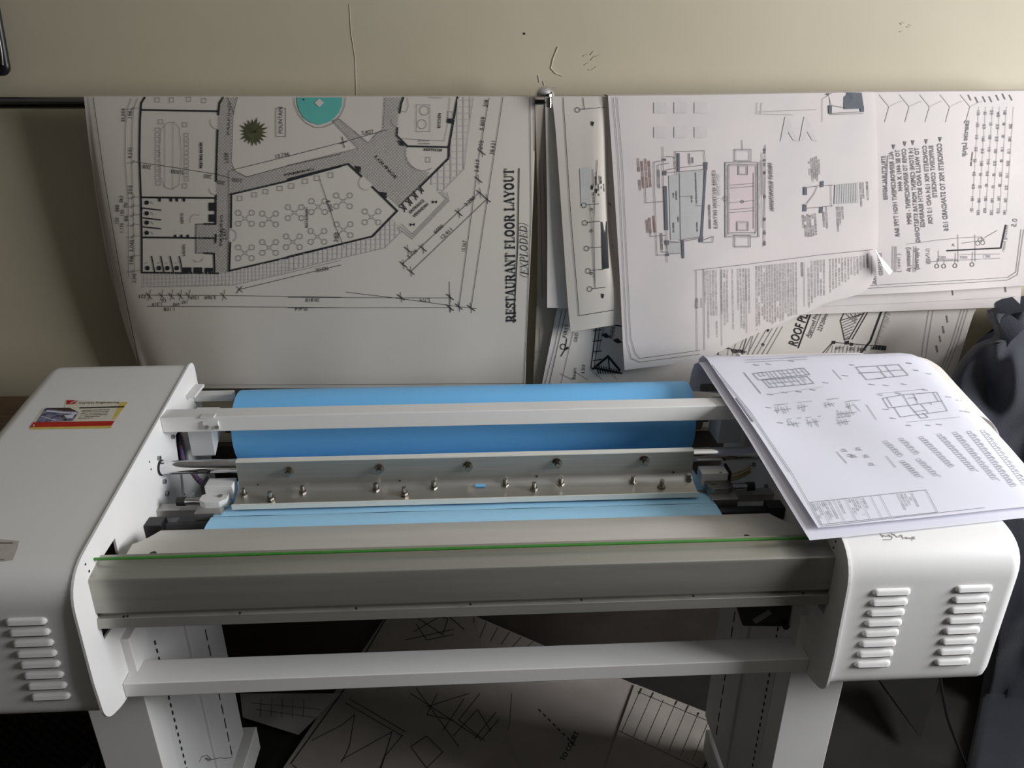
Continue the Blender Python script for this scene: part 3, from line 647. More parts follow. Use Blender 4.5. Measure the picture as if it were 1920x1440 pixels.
# seats and tables
for i in range(11): th.rect(424+(i % 2)*2, 240+i*27, 450, 258+i*27, .7)
for i in range(11): th.rect(588-(i % 2)*2, 270+i*25, 610, 288+i*25, .7)
for x, y in ((455, 205), (590, 222), (440, 550), (590, 566), (435, 82), (515, 82), (612, 78), (698, 86)): th.rect(x-12, y-12, x+12, y+12, .8)
th.line([(455, 250), (490, 212), (530, 206), (560, 240), (572, 400), (560, 560), (520, 585), (480, 575), (455, 520), (448, 380), (455, 250)], .6); th.line([(525, 206), (522, 585)], .5); f.line([(480, 215), (480, 575)], .8)
for k, (x, y) in enumerate(((900, 636), (982, 616), (1045, 598), (1125, 580))): th.rect(x-13, y-12, x+13, y+12, .9)
def four(x, y, s=38, r=15):
    for dx in (-s, s):
        for dy in (-s*.8, s*.8): th.circle(x+dx, y+dy, r, .9, 10)
    th.line([(x-s*.6, y-s*.5), (x-8, y-6), (x+8, y-6), (x+s*.6, y-s*.5)], .7); th.line([(x-s*.6, y+s*.5), (x-8, y+8), (x+8, y+8), (x+s*.6, y+s*.5)], .7); th.line([(x-8, y-6), (x-8, y+8)], .7); th.line([(x+8, y-6), (x+8, y+8)], .7)
for x, y in ((930, 748), (1066, 752), (930, 942), (1066, 912)): four(x, y)
for (x, y, r, a0, a1) in ((775, 205, 40, 90, 200), (765, 580, 36, 90, 180), (846, 845, 36, -90, 60), (655, 760, 34, 160, 300), (665, 965, 30, 0, 150)): f.circle(x, y, r, 1.1, 8, a0, a1)
# palm
for i in range(19):
    a_ = i*6.283/19; R_ = random.uniform(72, 94); cx, cy = 975, 265; c_, s_ = math.cos(a_), math.sin(a_); w_ = 8.5
    ol.fill([(cx+c_*8-s_*w_*.4, cy+s_*8+c_*w_*.4), (cx+c_*R_*.55-s_*w_, cy+s_*R_*.55+c_*w_), (cx+c_*R_, cy+s_*R_), (cx+c_*R_*.55+s_*w_, cy+s_*R_*.55-c_*w_), (cx+c_*8+s_*w_*.4, cy+s_*8-c_*w_*.4)])
ol.circle(975, 265, 9, 5, 8)
p.text('FOUNTAIN', 1140, 272, 7.5, 90, 50); p.rect(1103, 128, 1157, 288, .8)
p.text('MEETING ROOM', 690, 468, 5.4, 90, 48, bold=.7); p.text('GENTS', 582, 780, 5, 90, 20, bold=.3); p.text('LADIES', 592, 962, 5, 90, 22, bold=.3); p.text('RESTAURANT', 1284, 802, 5, 90, 39, bold=.3)
p.text('PARKING', 842, 280, 4.6, 88, 60); p.text('PARKING', 1150, 512, 4.4, 12, 56, bold=.6); p.text('PARKING', 800, 905, 4.4, 89, 58, bold=.6)
# dimensions left
th.line([(290, 75), (268, 130), (256, 250), (255, 440), (272, 640), (272, 1080)], .8); th.line([(328, 72), (302, 130), (294, 250), (292, 440), (300, 640), (306, 1080)], .8)
for y in (130, 432, 630, 680, 730, 785, 850, 960, 1045): th.line([(262, y+6), (340, y-4)], .8); th.line([(290, y+10), (308, y-10)], 1.2)
for t, x, y, L in (('35,059', 254, 208, 26), ('198', 292, 190, 15), ('9,232', 292, 412, 21), ('202', 292, 616, 18), ('862', 242, 660, 13), ('888', 220, 712, 13), ('150', 218, 784, 13), ('100', 248, 738, 13), ('1,175', 246, 832, 19), ('700', 268, 690, 10), ('800', 270, 765, 10), ('2,045', 300, 938, 23), ('198', 300, 1012, 16), ('2,342', 315, 1112, 18)): p.text(t, x, y, 6.8, 88, L)
# dimensions below and inside
for y in (1182, 1245):
    p.line([(380, y-2), (800, y), (1470, y+10 if y < 1200 else y+6)], .8)
for x in (390, 460, 515, 565, 612, 808): p.line([(x-16, 1168), (x+16, 1202)], 1.1); p.line([(x+8, 1150), (x-6, 1210)], .9)
for t, x, y, L in (('1,221', 398, 1182, 22), ('150', 672, 1188, 15), ('3,969', 768, 1188, 22), ('1,319', 466, 1226, 20), ('15', 490, 1206, 10), ('640', 560, 1228, 12), ('147', 608, 1214, 12), ('1,108', 538, 1254, 22), ('35,414', 1285, 1252, 25)): p.text(t, x, y-4, 6.6, 180, L)
p.line([(890, 1150), (1160, 1085), (1470, 1010)], .9); p.line([(880, 1170), (912, 1130)], 1.2); p.line([(880, 1130), (915, 1165)], .9); p.text('20,536', 1330, 1052, 7, 11, 24)
p.line([(850, 478), (1160, 402), (1470, 322)], .8); p.text('13,736', 1098, 412, 7, 12, 28)
p.line([(320, 432), (520, 460), (770, 500), (846, 520)], .8); p.text('200', 402, 452, 7.5, 172, 16); p.text('5,000', 586, 480, 7.5, 174, 24); p.text('200', 744, 505, 7.5, 172, 15); p.text('200', 818, 540, 7.2, 172, 15); p.text('2,000', 915, 528, 7.2, 172, 20)
p.text('2,028', 836, 440, 7, 92, 20); p.text('2,657', 824, 870, 7, 92, 22); p.line([(838, 480), (832, 1050)], .8); p.line([(830, 68), (868, 160)], .8)
setx(lambda x, y: (540+x/3, 160+y/3))
# right part of the plan
tl.fill([(50, 68), (306, 68), (304, 110), (288, 150), (262, 182), (225, 208), (175, 222), (125, 208), (88, 182), (62, 140), (52, 100)])
th.line([(34, 68), (38, 110), (60, 165), (100, 210), (150, 236), (200, 236), (250, 215), (295, 170), (318, 120), (324, 68)], 1)
wd.fill([(175, 74), (203, 98), (175, 123), (148, 98)])
p.fill([(80, 76), (94, 78), (92, 84), (82, 82)])
for L_ in ([(0, 528), (340, 442), (415, 512)], [(475, 570), (615, 706), (475, 850), (0, 965)], [(650, 68), (638, 100), (628, 155)], [(616, 238), (612, 282), (672, 342), (906, 348)], [(954, 66), (930, 210), (906, 348), (905, 410), (742, 572)]): p.line(L_, 3.3)
for P_ in ([(374, 452), (410, 458), (410, 490), (386, 488)], [(516, 598), (556, 604), (556, 634), (532, 634)], [(614, 310), (656, 316), (654, 340), (630, 338)], [(898, 185), (930, 190), (924, 216), (894, 210)]): p.fill(P_)
lob = [(545, 68), (640, 68), (625, 150), (614, 282), (672, 345), (668, 400), (700, 450), (740, 475), (805, 490), (742, 572), (628, 690), (415, 505), (340, 440), (0, 525), (0, 450), (395, 355), (250, 200), (290, 188), (455, 325), (500, 270), (535, 250)]
for a_ in (45, -45): th.hatch(lob, 4.4, a_, .6)
th.line([(545, 68), (535, 250), (500, 270), (455, 325), (290, 188), (250, 200), (395, 355), (0, 450)], .9)
th.circle(760, 380, 100, .8, 12, 60, 190)
pav = [(956, 66), (1044, 66), (1010, 300), (992, 470), (860, 605), (790, 540), (905, 412), (930, 210)]
f.hatch(pav, 12, 90, 1.3); f.hatch(pav, 12, 0, 1.3); th.line([(1044, 66), (1010, 300), (992, 470), (860, 605)], .6)
pav = [(0, 968), (475, 855), (585, 745), (645, 818), (545, 915), (200, 995), (0, 1045)]
f.hatch(pav, 9, 90, 1.2); f.hatch(pav, 9, 0, 1.2); th.line([(645, 818), (545, 915), (200, 995), (0, 1045)], .6)
for d_ in (0, 22, 44): th.line([(850+d_, 600), (890+d_*.4, 640+d_*.2), (700, 838+d_*.6), (640-d_*.6, 780+d_*.4)], .8)
p.rect(0, 0, .1, .1, .1)
for k in range(4):
    x, y = 650+k*32, 690-k*34; p.line([(x-22, y-6), (x+18, y+8), (x-8, y-26), (x+8, y+22)], 1.6)
p.line([(625, 680), (742, 572)], 1.4)
p.text('ENTRANCE', 690, 724, 5.6, 42, 36, bold=.4); p.text('VERANDAH', 712, 745, 5.6, 42, 36, bold=.4)
for x, y in ((700, 782), (825, 655)): p.fill([(x-14, y-8), (x, y), (x-12, y+12)]); p.fill([(x+14, y-8), (x, y), (x+12, y+10)])
p.text('KITCHEN', 858, 242, 5.4, 87, 28, bold=.5); p.text('RECEPTION', 868, 372, 5, 178, 34, mirror=True, bold=.5); p.text('LOUNGE', 485, 402, 5.4, -46, 58, bold=.5)
th.line([(640, 110), (620, 130), (640, 145), (665, 150), (678, 120), (672, 68)], .7); th.rect(722, 110, 800, 260, .7); th.circle(768, 142, 26, .8, 12); th.circle(755, 218, 26, .8, 12)
th.line([(640, 300), (880, 312), (900, 215), (912, 68)], .7); th.line([(790, 68), (870, 72)], .7); th.rect(900, 148, 926, 186, .9); th.rect(778, 404, 800, 432, .9); th.words(735, 312, 0, 20, 1.6); th.words(735, 328, 0, 20, 1.6)
for (x, y, r, a0, a1) in ((440, 548, 40, 60, 240), (620, 200, 34, 90, 200)): f.circle(x, y, r, 1.1, 8, a0, a1)
for x, y in ((240, 505), (165, 522), (98, 540), (20, 566)): th.rect(x-14, y-13, x+14, y+13, .9)
for x, y in ((40, 716), (172, 682), (312, 650), (472, 740), (168, 850), (315, 812), (30, 880)): four(x, y)
p.line([(180, 530), (270, 800), (318, 912)], .8); p.text('8,000', 215, 650, 7.5, -72, 22); p.text('200', 282, 884, 7.5, 82, 18)
p.line([(0, 400), (300, 322), (560, 250)], .8); p.line([(305, 290), (318, 350)], 1.2); p.line([(294, 328), (330, 316)], 1.2); p.text('5,827', 418, 280, 7.5, 8, 22)
# outer dimensions right
p.line([(1132, 70), (1075, 400), (1055, 560), (962, 1250)], .9); p.line([(1210, 66), (1122, 640), (1030, 1255)], .9)
p.line([(1120, 640), (690, 1050)], .9); p.line([(1080, 600), (640, 1010)], .9)
for x, y in ((1135, 72), (1090, 375), (1072, 530), (1082, 606), (1120, 640), (962, 718), (760, 918), (650, 1008), (692, 1048), (636, 1192), (912, 1190), (912, 1250), (962, 1245), (1030, 1252), (675, 925)):
    p.line([(x-20, y-16), (x+20, y+16)], 1.4); p.line([(x-3, y-28), (x+4, y+28)], .9)
for t, x, y, L, a_ in (('208', 1122, 124, 14, 82), ('5,809', 1100, 256, 26, 82), ('202', 1094, 362, 17, 82), ('38,621', 1158, 392, 26, 82), ('2,817', 1072, 490, 24, 83), ('3,286', 1004, 684, 24, 42), ('6000', 832, 838, 21, 42), ('12,411', 868, 870, 27, 42), ('3,126', 682, 978, 22, 42), ('15,567', 1000, 940, 22, 84)): p.text(t, x, y, 7.2, a_, L)
p.line([(325, 1163), (640, 1200), (960, 1245), (1060, 1256)], .8); p.line([(908, 1105), (912, 1275)], .9)
p.line([(0, 1192), (920, 1196)], .8); p.line([(0, 1252), (910, 1250)], .8); p.text('5,779', 802, 1198, 6.6, 180, 20); p.text('20,818', 178, 1198, 6.6, 180, 26)
th.line([(660, 690), (655, 688)], 1)
for q in ALLP: q.done()

# ------------------------------------------------------------------ the printer
PR = empty('wide_format_printer', (0, 1.2, 0), 'white wide-format printer with vented end hoods and a bare aluminium middle', 'printer')
XP = .585
HP = rounded([(1.512, .80), (1.512, 1.094), (.918, .986), (.918, .715), (1.02, .715)], [0, .035, .052, .03, 0], 8)
def hood(sg):
    x0, x1 = sg*(XP+.004), sg*.872
    t = .002
    m = M(); n = len(HP); xs = [x0, x1-sg*.024, x1-sg*.020, x1-sg*.012, x1-sg*.004, x1]
    ins = [0, 0, 0, .002, .009, .020]
    K = len(xs)-1
    cy, cz = 1.22, .90
    vs = []
    for x, i_ in zip(xs, ins):
        for y, z in HP:
            d_ = Vector((cy-y, cz-z)); d_.normalize(); vs.append((x, y+d_.x*i_, z+d_.y*i_))
    fs = [(j*n+i, j*n+i+1, (j+1)*n+i+1, (j+1)*n+i) for j in range(K) for i in range(n-1)]
    fs.append(tuple(K*n+i for i in range(n)))
    if sg > 0: fs = [f_[::-1] for f_ in fs[:-1]]+[fs[-1]]
    else: fs[-1] = fs[-1][::-1]
    m.add(vs, fs)
    o = m.go('hood', COAT, PR, smooth=True); o.data.set_sharp_from_angle(angle=.9)
    return o
hoodR = hood(1); hoodL = hood(-1)
# louvres, pressed out of each hood's front
def louvre_mesh():
    L, Hh, D = .0305, .0062, .0062; vs = []; fs = []; nu, nv = 24, 6
    for i in range(nu+1):
        s_ = -math.cos(math.pi*i/nu); u = L*s_; e = math.sqrt(max(0, 1-max(0, (abs(s_)-.78)/.22)**2))
        for j in range(nv+1):
            a_ = math.pi*j/nv
            zz = Hh*math.cos(a_)*max(e, .02); dd = D*math.sin(a_)**.8*e*(1.15 if j > nv/2 else .85)
            vs.append((u, -dd, zz))
    for i in range(nu):
        for j in range(nv): fs.append((i*(nv+1)+j, i*(nv+1)+j+1, (i+1)*(nv+1)+j+1, (i+1)*(nv+1)+j))
    return vs, fs
lv, lf = louvre_mesh()
def louvres(hd, cols):
    first = None; fslot = None
    for (xt, yt), (xb, yb) in cols:
        for k in range(8):
            t = k/7; c = at(xt+(xb-xt)*t, yt+(yb-yt)*t, 'y', .918)
            if first is None:
                first = mk('louvre', [Vector(v)+c for v in lv], lf, COAT, hd, smooth=True, origin=c)
                fslot = M().box(c.x-.025, c.x+.025, .9145, .9195, c.z-.0072, c.z-.0052).go('louvre_slot', HOLE, hd, origin=c)
            else:
                dup(first, c-WL[first.name]); dup(fslot, c-WL[fslot.name])
louvres(hoodR, [((1671, 1108.5), (1635, 1243)), ((1825, 1102.5), (1785, 1239))])
louvres(hoodL, [((50, 1164), (96, 1304)), ((-105, 1170), (-54, 1309))])

# inner side plates with the cut-out for the rail and the cable slot
OUT = rounded([(1.514, .80), (1.514, 1.096), (.914, .988), (.906, .80), (.908, .716), (.965, .694), (1.075, .694), (1.20, .76), (1.42, .78)], [0, .03, .06, 0, .028, .02, 0, 0, 0], 8)
CUT = [(1.061, .960), (.962, .953), (.960, .837), (.997, .836), (1.059, .917)]
def side_plate(sg):
    SL = [at(x, y, 'x', -XP) for x, y in ((329, 816), (334, 809), (341, 810), (346, 826), (356, 872), (336, 872), (331, 836))]
    SL = [(p_.y, p_.z) for p_ in SL]
    bm = bmesh.new(); loops = []
    for P_ in (OUT, CUT, SL):
        vs = [bm.verts.new((0, y, z)) for y, z in P_]
        loops.append(vs)
        for i in range(len(vs)): bm.edges.new((vs[i], vs[(i+1) % len(vs)]))
    bmesh.ops.triangle_fill(bm, use_beauty=True, use_dissolve=False, edges=bm.edges[:])
    bm.verts.index_update()
    vs = [v.co.copy() for v in bm.verts]; fs = [tuple(v.index for v in f_.verts) for f_ in bm.faces]; n = len(vs)
    x0, x1 = sg*XP, sg*(XP+.004)
    V = [(x0, v.y, v.z) for v in vs]+[(x1, v.y, v.z) for v in vs]
    F = fs+[tuple(i+n for i in reversed(f_)) for f_ in fs]
    for lp in loops:
        ids = [v.index for v in lp]
        F += [(ids[i], ids[(i+1) % len(ids)], ids[(i+1) % len(ids)]+n, ids[i]+n) for i in range(len(ids))]
    bm.free()
    o = mk('side_plate', V, F, COAT, PR)
    return o
plL, plR = side_plate(-1), side_plate(1)
nut0 = None
for sg, pl, pts in ((-1, plL, [(322, 819, 4), (296, 859, 4), (318, 867, 3.5), (306, 903, 4), (311, 925, 4), (309, 955, 4.4), (293, 984, 4), (280, 866, 1.8), (283, 880, 1.8), (346, 927, 1.8), (160, 1058, 1.8), (167, 1071, 2)]),
                    (1, plR, [(1416, 871, 4), (1432, 864, 3), (1439, 912, 4), (1431, 919, 4), (1449, 946, 4), (1567, 1015, 1.8), (1563, 1027, 2)])):
    for x, y, r in pts:
        c = at(x, y, 'x', sg*XP); rr = r*.0011
        if r < 3: M().cyl(c-Vector((sg*.0005, 0, 0)), c, rr, 10).go('hole', HOLE, pl)
        else: M().cyl(c-Vector((sg*.005, 0, 0)), c, rr*1.05, 6).cyl(c-Vector((sg*.006, 0, 0)), c, rr*.5, 8).go('nut', STEEL, pl)

# rear cross bar
rb = M().box(-XP, XP, 1.307, 1.345, 1.026, 1.058).go('rear_bar', COAT, PR, bevel=.002)
c0 = at(379, 788, 'y', 1.3055); c1 = at(412, 804, 'y', 1.3055)
cl = M().box(c0.x, c1.x, 1.3025, 1.307, c1.z, 1.050).box(c0.x-.003, c1.x-.006, 1.303, 1.318, 1.0565, 1.0595).go('clamp', COATD, rb, bevel=.001)
for x in (388, 407.5):
    q = at(x, 800.5, 'y', 1.3022); M().cyl(q, q+Vector((0, -.003, 0)), .0036, 12).go('clamp_screw', STEEL, rb)
# brackets that carry the roll
for sg, a_, b_, c_ in ((-1, (344, 808), (389, 858), None), (1, (1345, 792), (1390, 838), None)):
    A = at(*a_, 'y', 1.365); B = at(*b_, 'y', 1.365); xi = sg*.515 if sg < 0 else sg*.515
    m = M(); xa, xb = sorted((sg*.562, xi)); 
    m.add([(xa, 1.36, 1.026), (xb, 1.36, 1.026), (xb, 1.36, .944), (xa, 1.36, .944), (xa, 1.43, 1.02), (xb, 1.43, 1.02), (xb, 1.43, .985), (xa, 1.43, .94)],
          [(0, 1, 2, 3), (4, 7, 6, 5), (0, 4, 5, 1), (1, 5, 6, 2), (2, 6, 7, 3), (3, 7, 4, 0)])
    m.go('roll_bracket', COATD, PR, bevel=.0015)
    M().box(min(sg*XP, sg*.566), max(sg*XP, sg*.566), 1.44, 1.50, 1.036, 1.042).box(min(sg*XP, sg*.505), max(sg*XP, sg*.505), 1.478, 1.50, 1.010, 1.026).go('support_tab', STEEL if sg > 0 else COATD, PR, bevel=.001)
    M().cyl((sg*.518, 1.452, .9635), (sg*.492, 1.452, .9635), .014, 16).go('roll_stop', BLACK, PR, smooth=False)
# chrome bar behind the heater plate
M().cyl((-XP, 1.268, .972), (XP, 1.268, .972), .0135, 28).go('chrome_bar', CHROME, PR, smooth=True)
M().cyl((-XP+.0, 1.268, .972), (-XP+.003, 1.268, .972), .0155, 24).go('bar_collar', BLACK, PR, smooth=True)
# angled heater plate with its bolts
TP = [(1.252, .990), (1.247, .990), (1.247, .944), (1.236, .926), (1.196, .923), (1.196, .917), (1.252, .917)]
TP = [(1.260, .991), (1.247, .991), (1.246, .952), (1.240, .940), (1.230, .933), (1.200, .930), (1.198, .920), (1.236, .924), (1.252, .932), (1.260, .945)]
hp = M().prism([(y, z) for y, z in TP], -.437, .430).go('pressure_plate', ALU, PR, bevel=.0008)
def bolt_up(c):     # bolt standing out of the lower flange
    m = M(); n = Vector((0, -.12, 1)).normalized()
    m.cyl(c, c+n*.001, .0088, 16).cyl(c+n*.001, c+n*.0065, .0074, 6).cyl(c+n*.006, c+n*.018, .0042, 12); return m
def bolt_out(c):
    m = M(); n = Vector((0, -1, .06)).normalized()
    m.cyl(c, c+n*.002, .0105, 18).cyl(c+n*.002, c+n*.008, .0086, 6).cyl(c+n*.007, c+n*.016, .0050, 12); return m
EDGE = mat('pale_machined_edge', (.78, .77, .70), .45, var=.05, vscale=30)
M().box(-.437, .430, 1.2465, 1.2605, .9905, .9925).go('edge_strip', EDGE, hp, label='pale machined top edge')
M().box(-.439, .432, 1.196, 1.1985, .9205, .931).go('edge_strip', EDGE, hp, label='pale machined front edge')
fb = None
for x, y in ((541, 884), (711, 879), (877, 874), (1044, 868), (1208, 863)):
    c = at(x, y, 'y', 1.247)
    if fb is None: fb = bolt_out(c).go('bolt', BOLT, hp, origin=c)
    else: dup(fb, c-WL[fb.name])
fb = None
for x, y in ((458, 931), (508, 937), (568, 926), (705, 921), (758, 928), (813, 917), (947, 912), (1001, 919), (1051, 910), (1186, 907), (1240, 914), (1290, 903)):
    c = at(x, y, 'z', .931)
    if fb is None: fb = bolt_up(c).go('flange_bolt', BOLT, hp, origin=c)
    else: dup(fb, c-WL[fb.name])
for x, y in ((484, 909), (750, 901), (1007, 893), (1263, 885)):
    c = at(x, y, 'y', 1.243); M().cyl(c+Vector((0, -.0012, 0)), c, .0016, 10).go('hole', HOLE, hp)
q = [at(x, y, 'z', .9375) for x, y in ((893, 900), (908, 900), (910, 911), (891, 911))]
M().add(q+[v-Vector((0, 0, .003)) for v in q], [(0, 1, 2, 3), (0, 4, 5, 1), (1, 5, 6, 2), (2, 6, 7, 3), (3, 7, 4, 0)]).go('blue_tab', BLUE, hp)
# support rails below the plate, feed roller, end blocks
M().box(-XP, XP, 1.214, 1.236, .895, .912).go('support_rail', ALU, PR, bevel=.001)
M().cyl((-XP+.002, 1.172, .900), (XP-.002, 1.172, .900), .0115, 20).go('feed_roller', BLACK, PR, smooth=True)
for sg in (-1, 1):
    xa, xb = sorted((sg*(XP-.001), sg*.553))
    M().box(xa, xb, 1.156, 1.185, .890, .918).go('roller_block', BLACK, PR, bevel=.002)
    xa, xb = sorted((sg*.505, sg*.455))
    M().box(xa, xb, 1.186, 1.214, .893, .921).go('guide_block', ALU, PR, bevel=.001)
    xa, xb = sorted((sg*.497, sg*.445))
    M().box(xa, xb, 1.232, 1.262, .922, .950).go('terminal_block', COATD, PR, bevel=.0015)
    M().box(*sorted((sg*.502, sg*.498)), 1.230, 1.264, .920, .953).go('terminal_cap', BLACK, PR)
    xa, xb = sg*.545, sg*.50
    M().cyl((sg*.546, 1.222, .925), (sg*.531, 1.222, .925), .0088, 16).go('knob', BLACK, PR, smooth=False)
    M().cyl((sg*.532, 1.222, .925), (sg*.49, 1.222, .925), .0075, 16).go('short_shaft', CHROME, PR, smooth=True)
    lt = rounded([(.502, 1.212), (.490, 1.203), (.463, 1.203), (.452, 1.213), (.452, 1.232), (.492, 1.237), (.502, 1.228)], .0015, 3)
    m = M(); n = len(lt)
    m.add([(sg*x, y, z) for z in (.918, .934) for x, y in lt], [(i, (i+1) % n, n+(i+1) % n, n+i) for i in range(n)]+[tuple(range(n)), tuple(range(n, 2*n))])
    la = m.go('latch', COATD if sg < 0 else STEEL, PR, bevel=.001)
    M().cyl((sg*.466, 1.222, .934), (sg*.466, 1.222, .9365), .0042, 12).go('latch_screw', STEEL, la)
# wiring loom: spiral wrap from the slot, down behind the bar, to the terminal block
path = [at(x, y, 'x', v) for x, y, v in ((336, 812, -.594), (338, 832, -.588), (344, 862, -.578), (360, 884, -.560), (372, 900, -.548), (388, 911, -.530), (404, 914, -.512))]
sp = spline(path, 10); M().tube(sp, .0050, 10).go('wiring_loom', SPIRAL, PR, smooth=True, label='spiral wrapped red and blue wiring')
lm = bpy.data.objects['wiring_loom']
for i in range(2, len(sp)-2, 3):
    d_ = (sp[i+1]-sp[i]).normalized(); M().cyl(sp[i]-d_*.0012, sp[i]+d_*.0012, .0057, 10).go('wrap_turn', mat('wrap_blue', (.07, .07, .16), .4, var=.2, vscale=50) if i == 2 else bpy.data.materials['wrap_blue'], lm, smooth=True)
for dy in (0, 7, 12):
    pts = [at(x, y+dy, 'y', 1.235) for x, y in ((1349, 886), (1366, 889), (1392, 882), (1408, 872))]
    M().tube(spline(pts, 6), .0022, 8).go('wire', WIRE, PR, smooth=True, label='yellow wire')
# platen
PF = rounded([(1.120, .900), (1.122, .934), (1.085, .944), (1.030, .941), (1.026, .90)], [0, .012, .02, .004, 0], 6)
pm = M(); n = len(PF)
sec = [(-.562, 1), (-.535, 0), (.535, 0), (.562, 1)]
vs = []
for x, cut in sec:
    for y, z in PF: vs.append((x, y if not cut or y < 1.065 else 1.065+(y-1.065)*.12, z))
fs = [(j*n+i, j*n+(i+1) % n, (j+1)*n+(i+1) % n, (j+1)*n+i) for j in range(3) for i in range(n)]+[tuple(range(n-1, -1, -1)), tuple(range(3*n, 4*n))]
pm.add(vs, fs); plt = pm.go('platen', SATIN, PR)
for x, y in ((288, 1043), (1400, 1011)):
    c = at(x, y, 'z', .944); M().cyl(c, c+Vector((0, 0, .006)), .0055, 14).go('platen_screw', BLACK, plt)
for x, y in ((262, 1052), (330, 1046), (345, 1046)):
    c = at(x, y, 'z', .942); M().cyl(c, c+Vector((0, 0, .003)), .002, 10).go('rivet', BOLT, plt)
# front rail extrusion
EP = [(1.012, .962), (1.010, .964), (.966, .955), (.962, .953), (.9605, .950), (.9575, .892), (.966, .889), (.966, .884), (.956, .882), (.952, .866), (.956, .8645), (1.000, .858), (1.012, .858)]
ex = M().prism(EP, -.632, .632).go('front_rail', EXTR, PR, bevel=.0006)
for k, (x, y) in enumerate(((232, 1156), (239, 1155), (450, 1149), (668, 1140.5), (882, 1132.5), (1090, 1124), (1300, 1117), (1506, 1112))):
    c = at(x, y, 'y', .9535); M().cyl(c+Vector((0, -.0012, 0)), c+Vector((0, .001, 0)), .0019, 10).go('hole', HOLE, ex)
M().box(-.62, .62, 1.012, 1.03, .90, .935).go('rail_backing', HOLE, PR)
# green cord stretched over the rail
M().tube([(-.63, .991, .9705), (-.3, .991, .9705), (.25, .991, .9705), (.63, .991, .9705)], .0024, 8).go('green_cord', GREEN, PR, smooth=True, label='green cutting cord stretched over the front rail')
# lower cross bar
M().box(-XP, XP, .973, 1.027, .699, .729).go('cross_bar', COAT, PR, bevel=.002)
# legs with slotted side panels
for sg in (-1, 1):
    xo, xi = sg*.673, sg*.570
    x0, x1 = sorted((xo, xi))
    M().box(x0, x1, 1.00, 1.052, .05, .80).go('leg', COAT, PR, bevel=.002)
    x0, x1 = sorted((sg*.650, sg*.570))
    sp_ = M().box(x0, x1, 1.0525, 1.160, .168, .86).box(*sorted((sg*.650, sg*.576)), 1.160, 1.200, .168, .86).box(x0, x1, 1.200, 1.360, .168, .86).go('side_panel', COATD, PR, bevel=.002)
    M().box(*sorted((sg*.665, sg*(.560 if sg < 0 else .575))), .97, 1.42 if sg < 0 else 1.355, .05, .125).go('foot', COAT, PR, bevel=.003)
    for yy in (1.0, 1.33): M().cyl((sg*.615, yy, 0), (sg*.615, yy, .05), .022, 16).go('castor_foot', BLACK, PR, smooth=False)
    xs_ = sg*.5697
    a0 = None
    for k in range(15):
        z = .83-k*.043
        if z < .20: break
        if a0 is None: a0 = M().box(*sorted((xs_, xs_+sg*.002)), 1.2725, 1.2775, z-.030, z).go('slot', HOLE, sp_)
        else: dup(a0, (0, 0, z-.83))
    a1_ = None
    for k in range(30):
        z = .73-k*.019
        if a1_ is None: a1_ = M().add([(xs_, 1.071, z), (xs_, 1.077, z-.003), (xs_, 1.077, z-.013), (xs_, 1.071, z-.010)], [(0, 1, 2, 3)]).go('small_slot', HOLE, sp_)
        else: dup(a1_, (0, 0, z-.73))
scr = [at(x, y, 'x', -.5695) for x, y in ((374, 1428), (378, 1419), (388, 1416), (398, 1425), (391, 1427), (384, 1422), (400, 1424), (412, 1421), (424, 1422), (436, 1420))]
M().tube(scr, .0008, 5).go('pencil_scribble', INKG, bpy.data.objects['side_panel'])
# power adapter hung inside the right leg
bx = [at(x, y, 'y', 1.036) for x, y in ((1379, 1128), (1486, 1126), (1479, 1176), (1393, 1175))]
m = M().add(bx+[v+Vector((0, .016, .0)) for v in bx], [(3, 2, 1, 0), (4, 5, 6, 7), (0, 1, 5, 4), (1, 2, 6, 5), (2, 3, 7, 6), (3, 0, 4, 7)])
pa = m.go('power_supply', BLACK, PR, bevel=.003)
lb = [at(x, y, 'y', 1.0355) for x, y in ((1410, 1162), (1441, 1143), (1448, 1151), (1417, 1170))]
mk('rating_label', lb, [(0, 1, 2, 3)], mat('grey_label', (.25, .25, .24), .5, var=.1, vscale=90), pa)
q = at(1472, 1172, 'y', 1.034); M().cyl(q, q+Vector((0, -.006, 0)), .006, 12).go('gland', BLACK, pa)

# sticker and label on the left hood, handwriting on the right hood
def decal(surface, m, name, eps=.001):
    P_ = Print(surface, m, name, eps); return P_
hs = decal(hoodL, CREAM, 'advert_sticker', .0008)
Z = lambda x, y: (40+x/8.727, 735+y/8.725)
hs.xf = Z
hs.fill([(730, 130), (1740, 165), (1480, 560), (130, 580), (350, 270), (700, 260)])
hs.f = hs.f; st = hs.done()
st['label'] = 'cream, red and yellow advertising sticker'
def on_sticker(m, name, e=.0016):
    q_ = hs.sub(m, name, e); q_.sheet = st; q_.xf = Z; return q_
y_ = on_sticker(YELLOW, 'yellow_print', .0011); y_.fill([(1620, 170), (1745, 165), (1530, 440), (1480, 460), (1560, 300)]); y_.fill([(135, 572), (1480, 552), (1465, 590), (150, 610)]); y_.done()
r_ = on_sticker(RED, 'red_print'); r_.fill([(200, 492), (1525, 475), (1475, 550), (135, 578)]); r_.fill([(745, 132), (915, 135), (905, 165), (830, 200), (735, 202)]); r_.text('VE', 760, 195, 7, 0, 17); r_.done()
n_ = on_sticker(NAVY, 'photo_print'); n_.fill([(390, 265), (780, 255), (935, 335), (840, 475), (240, 495)]); n_.done()
b_ = on_sticker(BROWNP, 'photo_print', .002); b_.fill([(390, 262), (620, 258), (800, 262), (920, 318), (800, 315), (560, 290)]); b_.fill([(640, 395), (690, 372), (700, 405), (650, 425)]); b_.fill([(690, 440), (745, 435), (740, 465), (695, 468)]); b_.done()
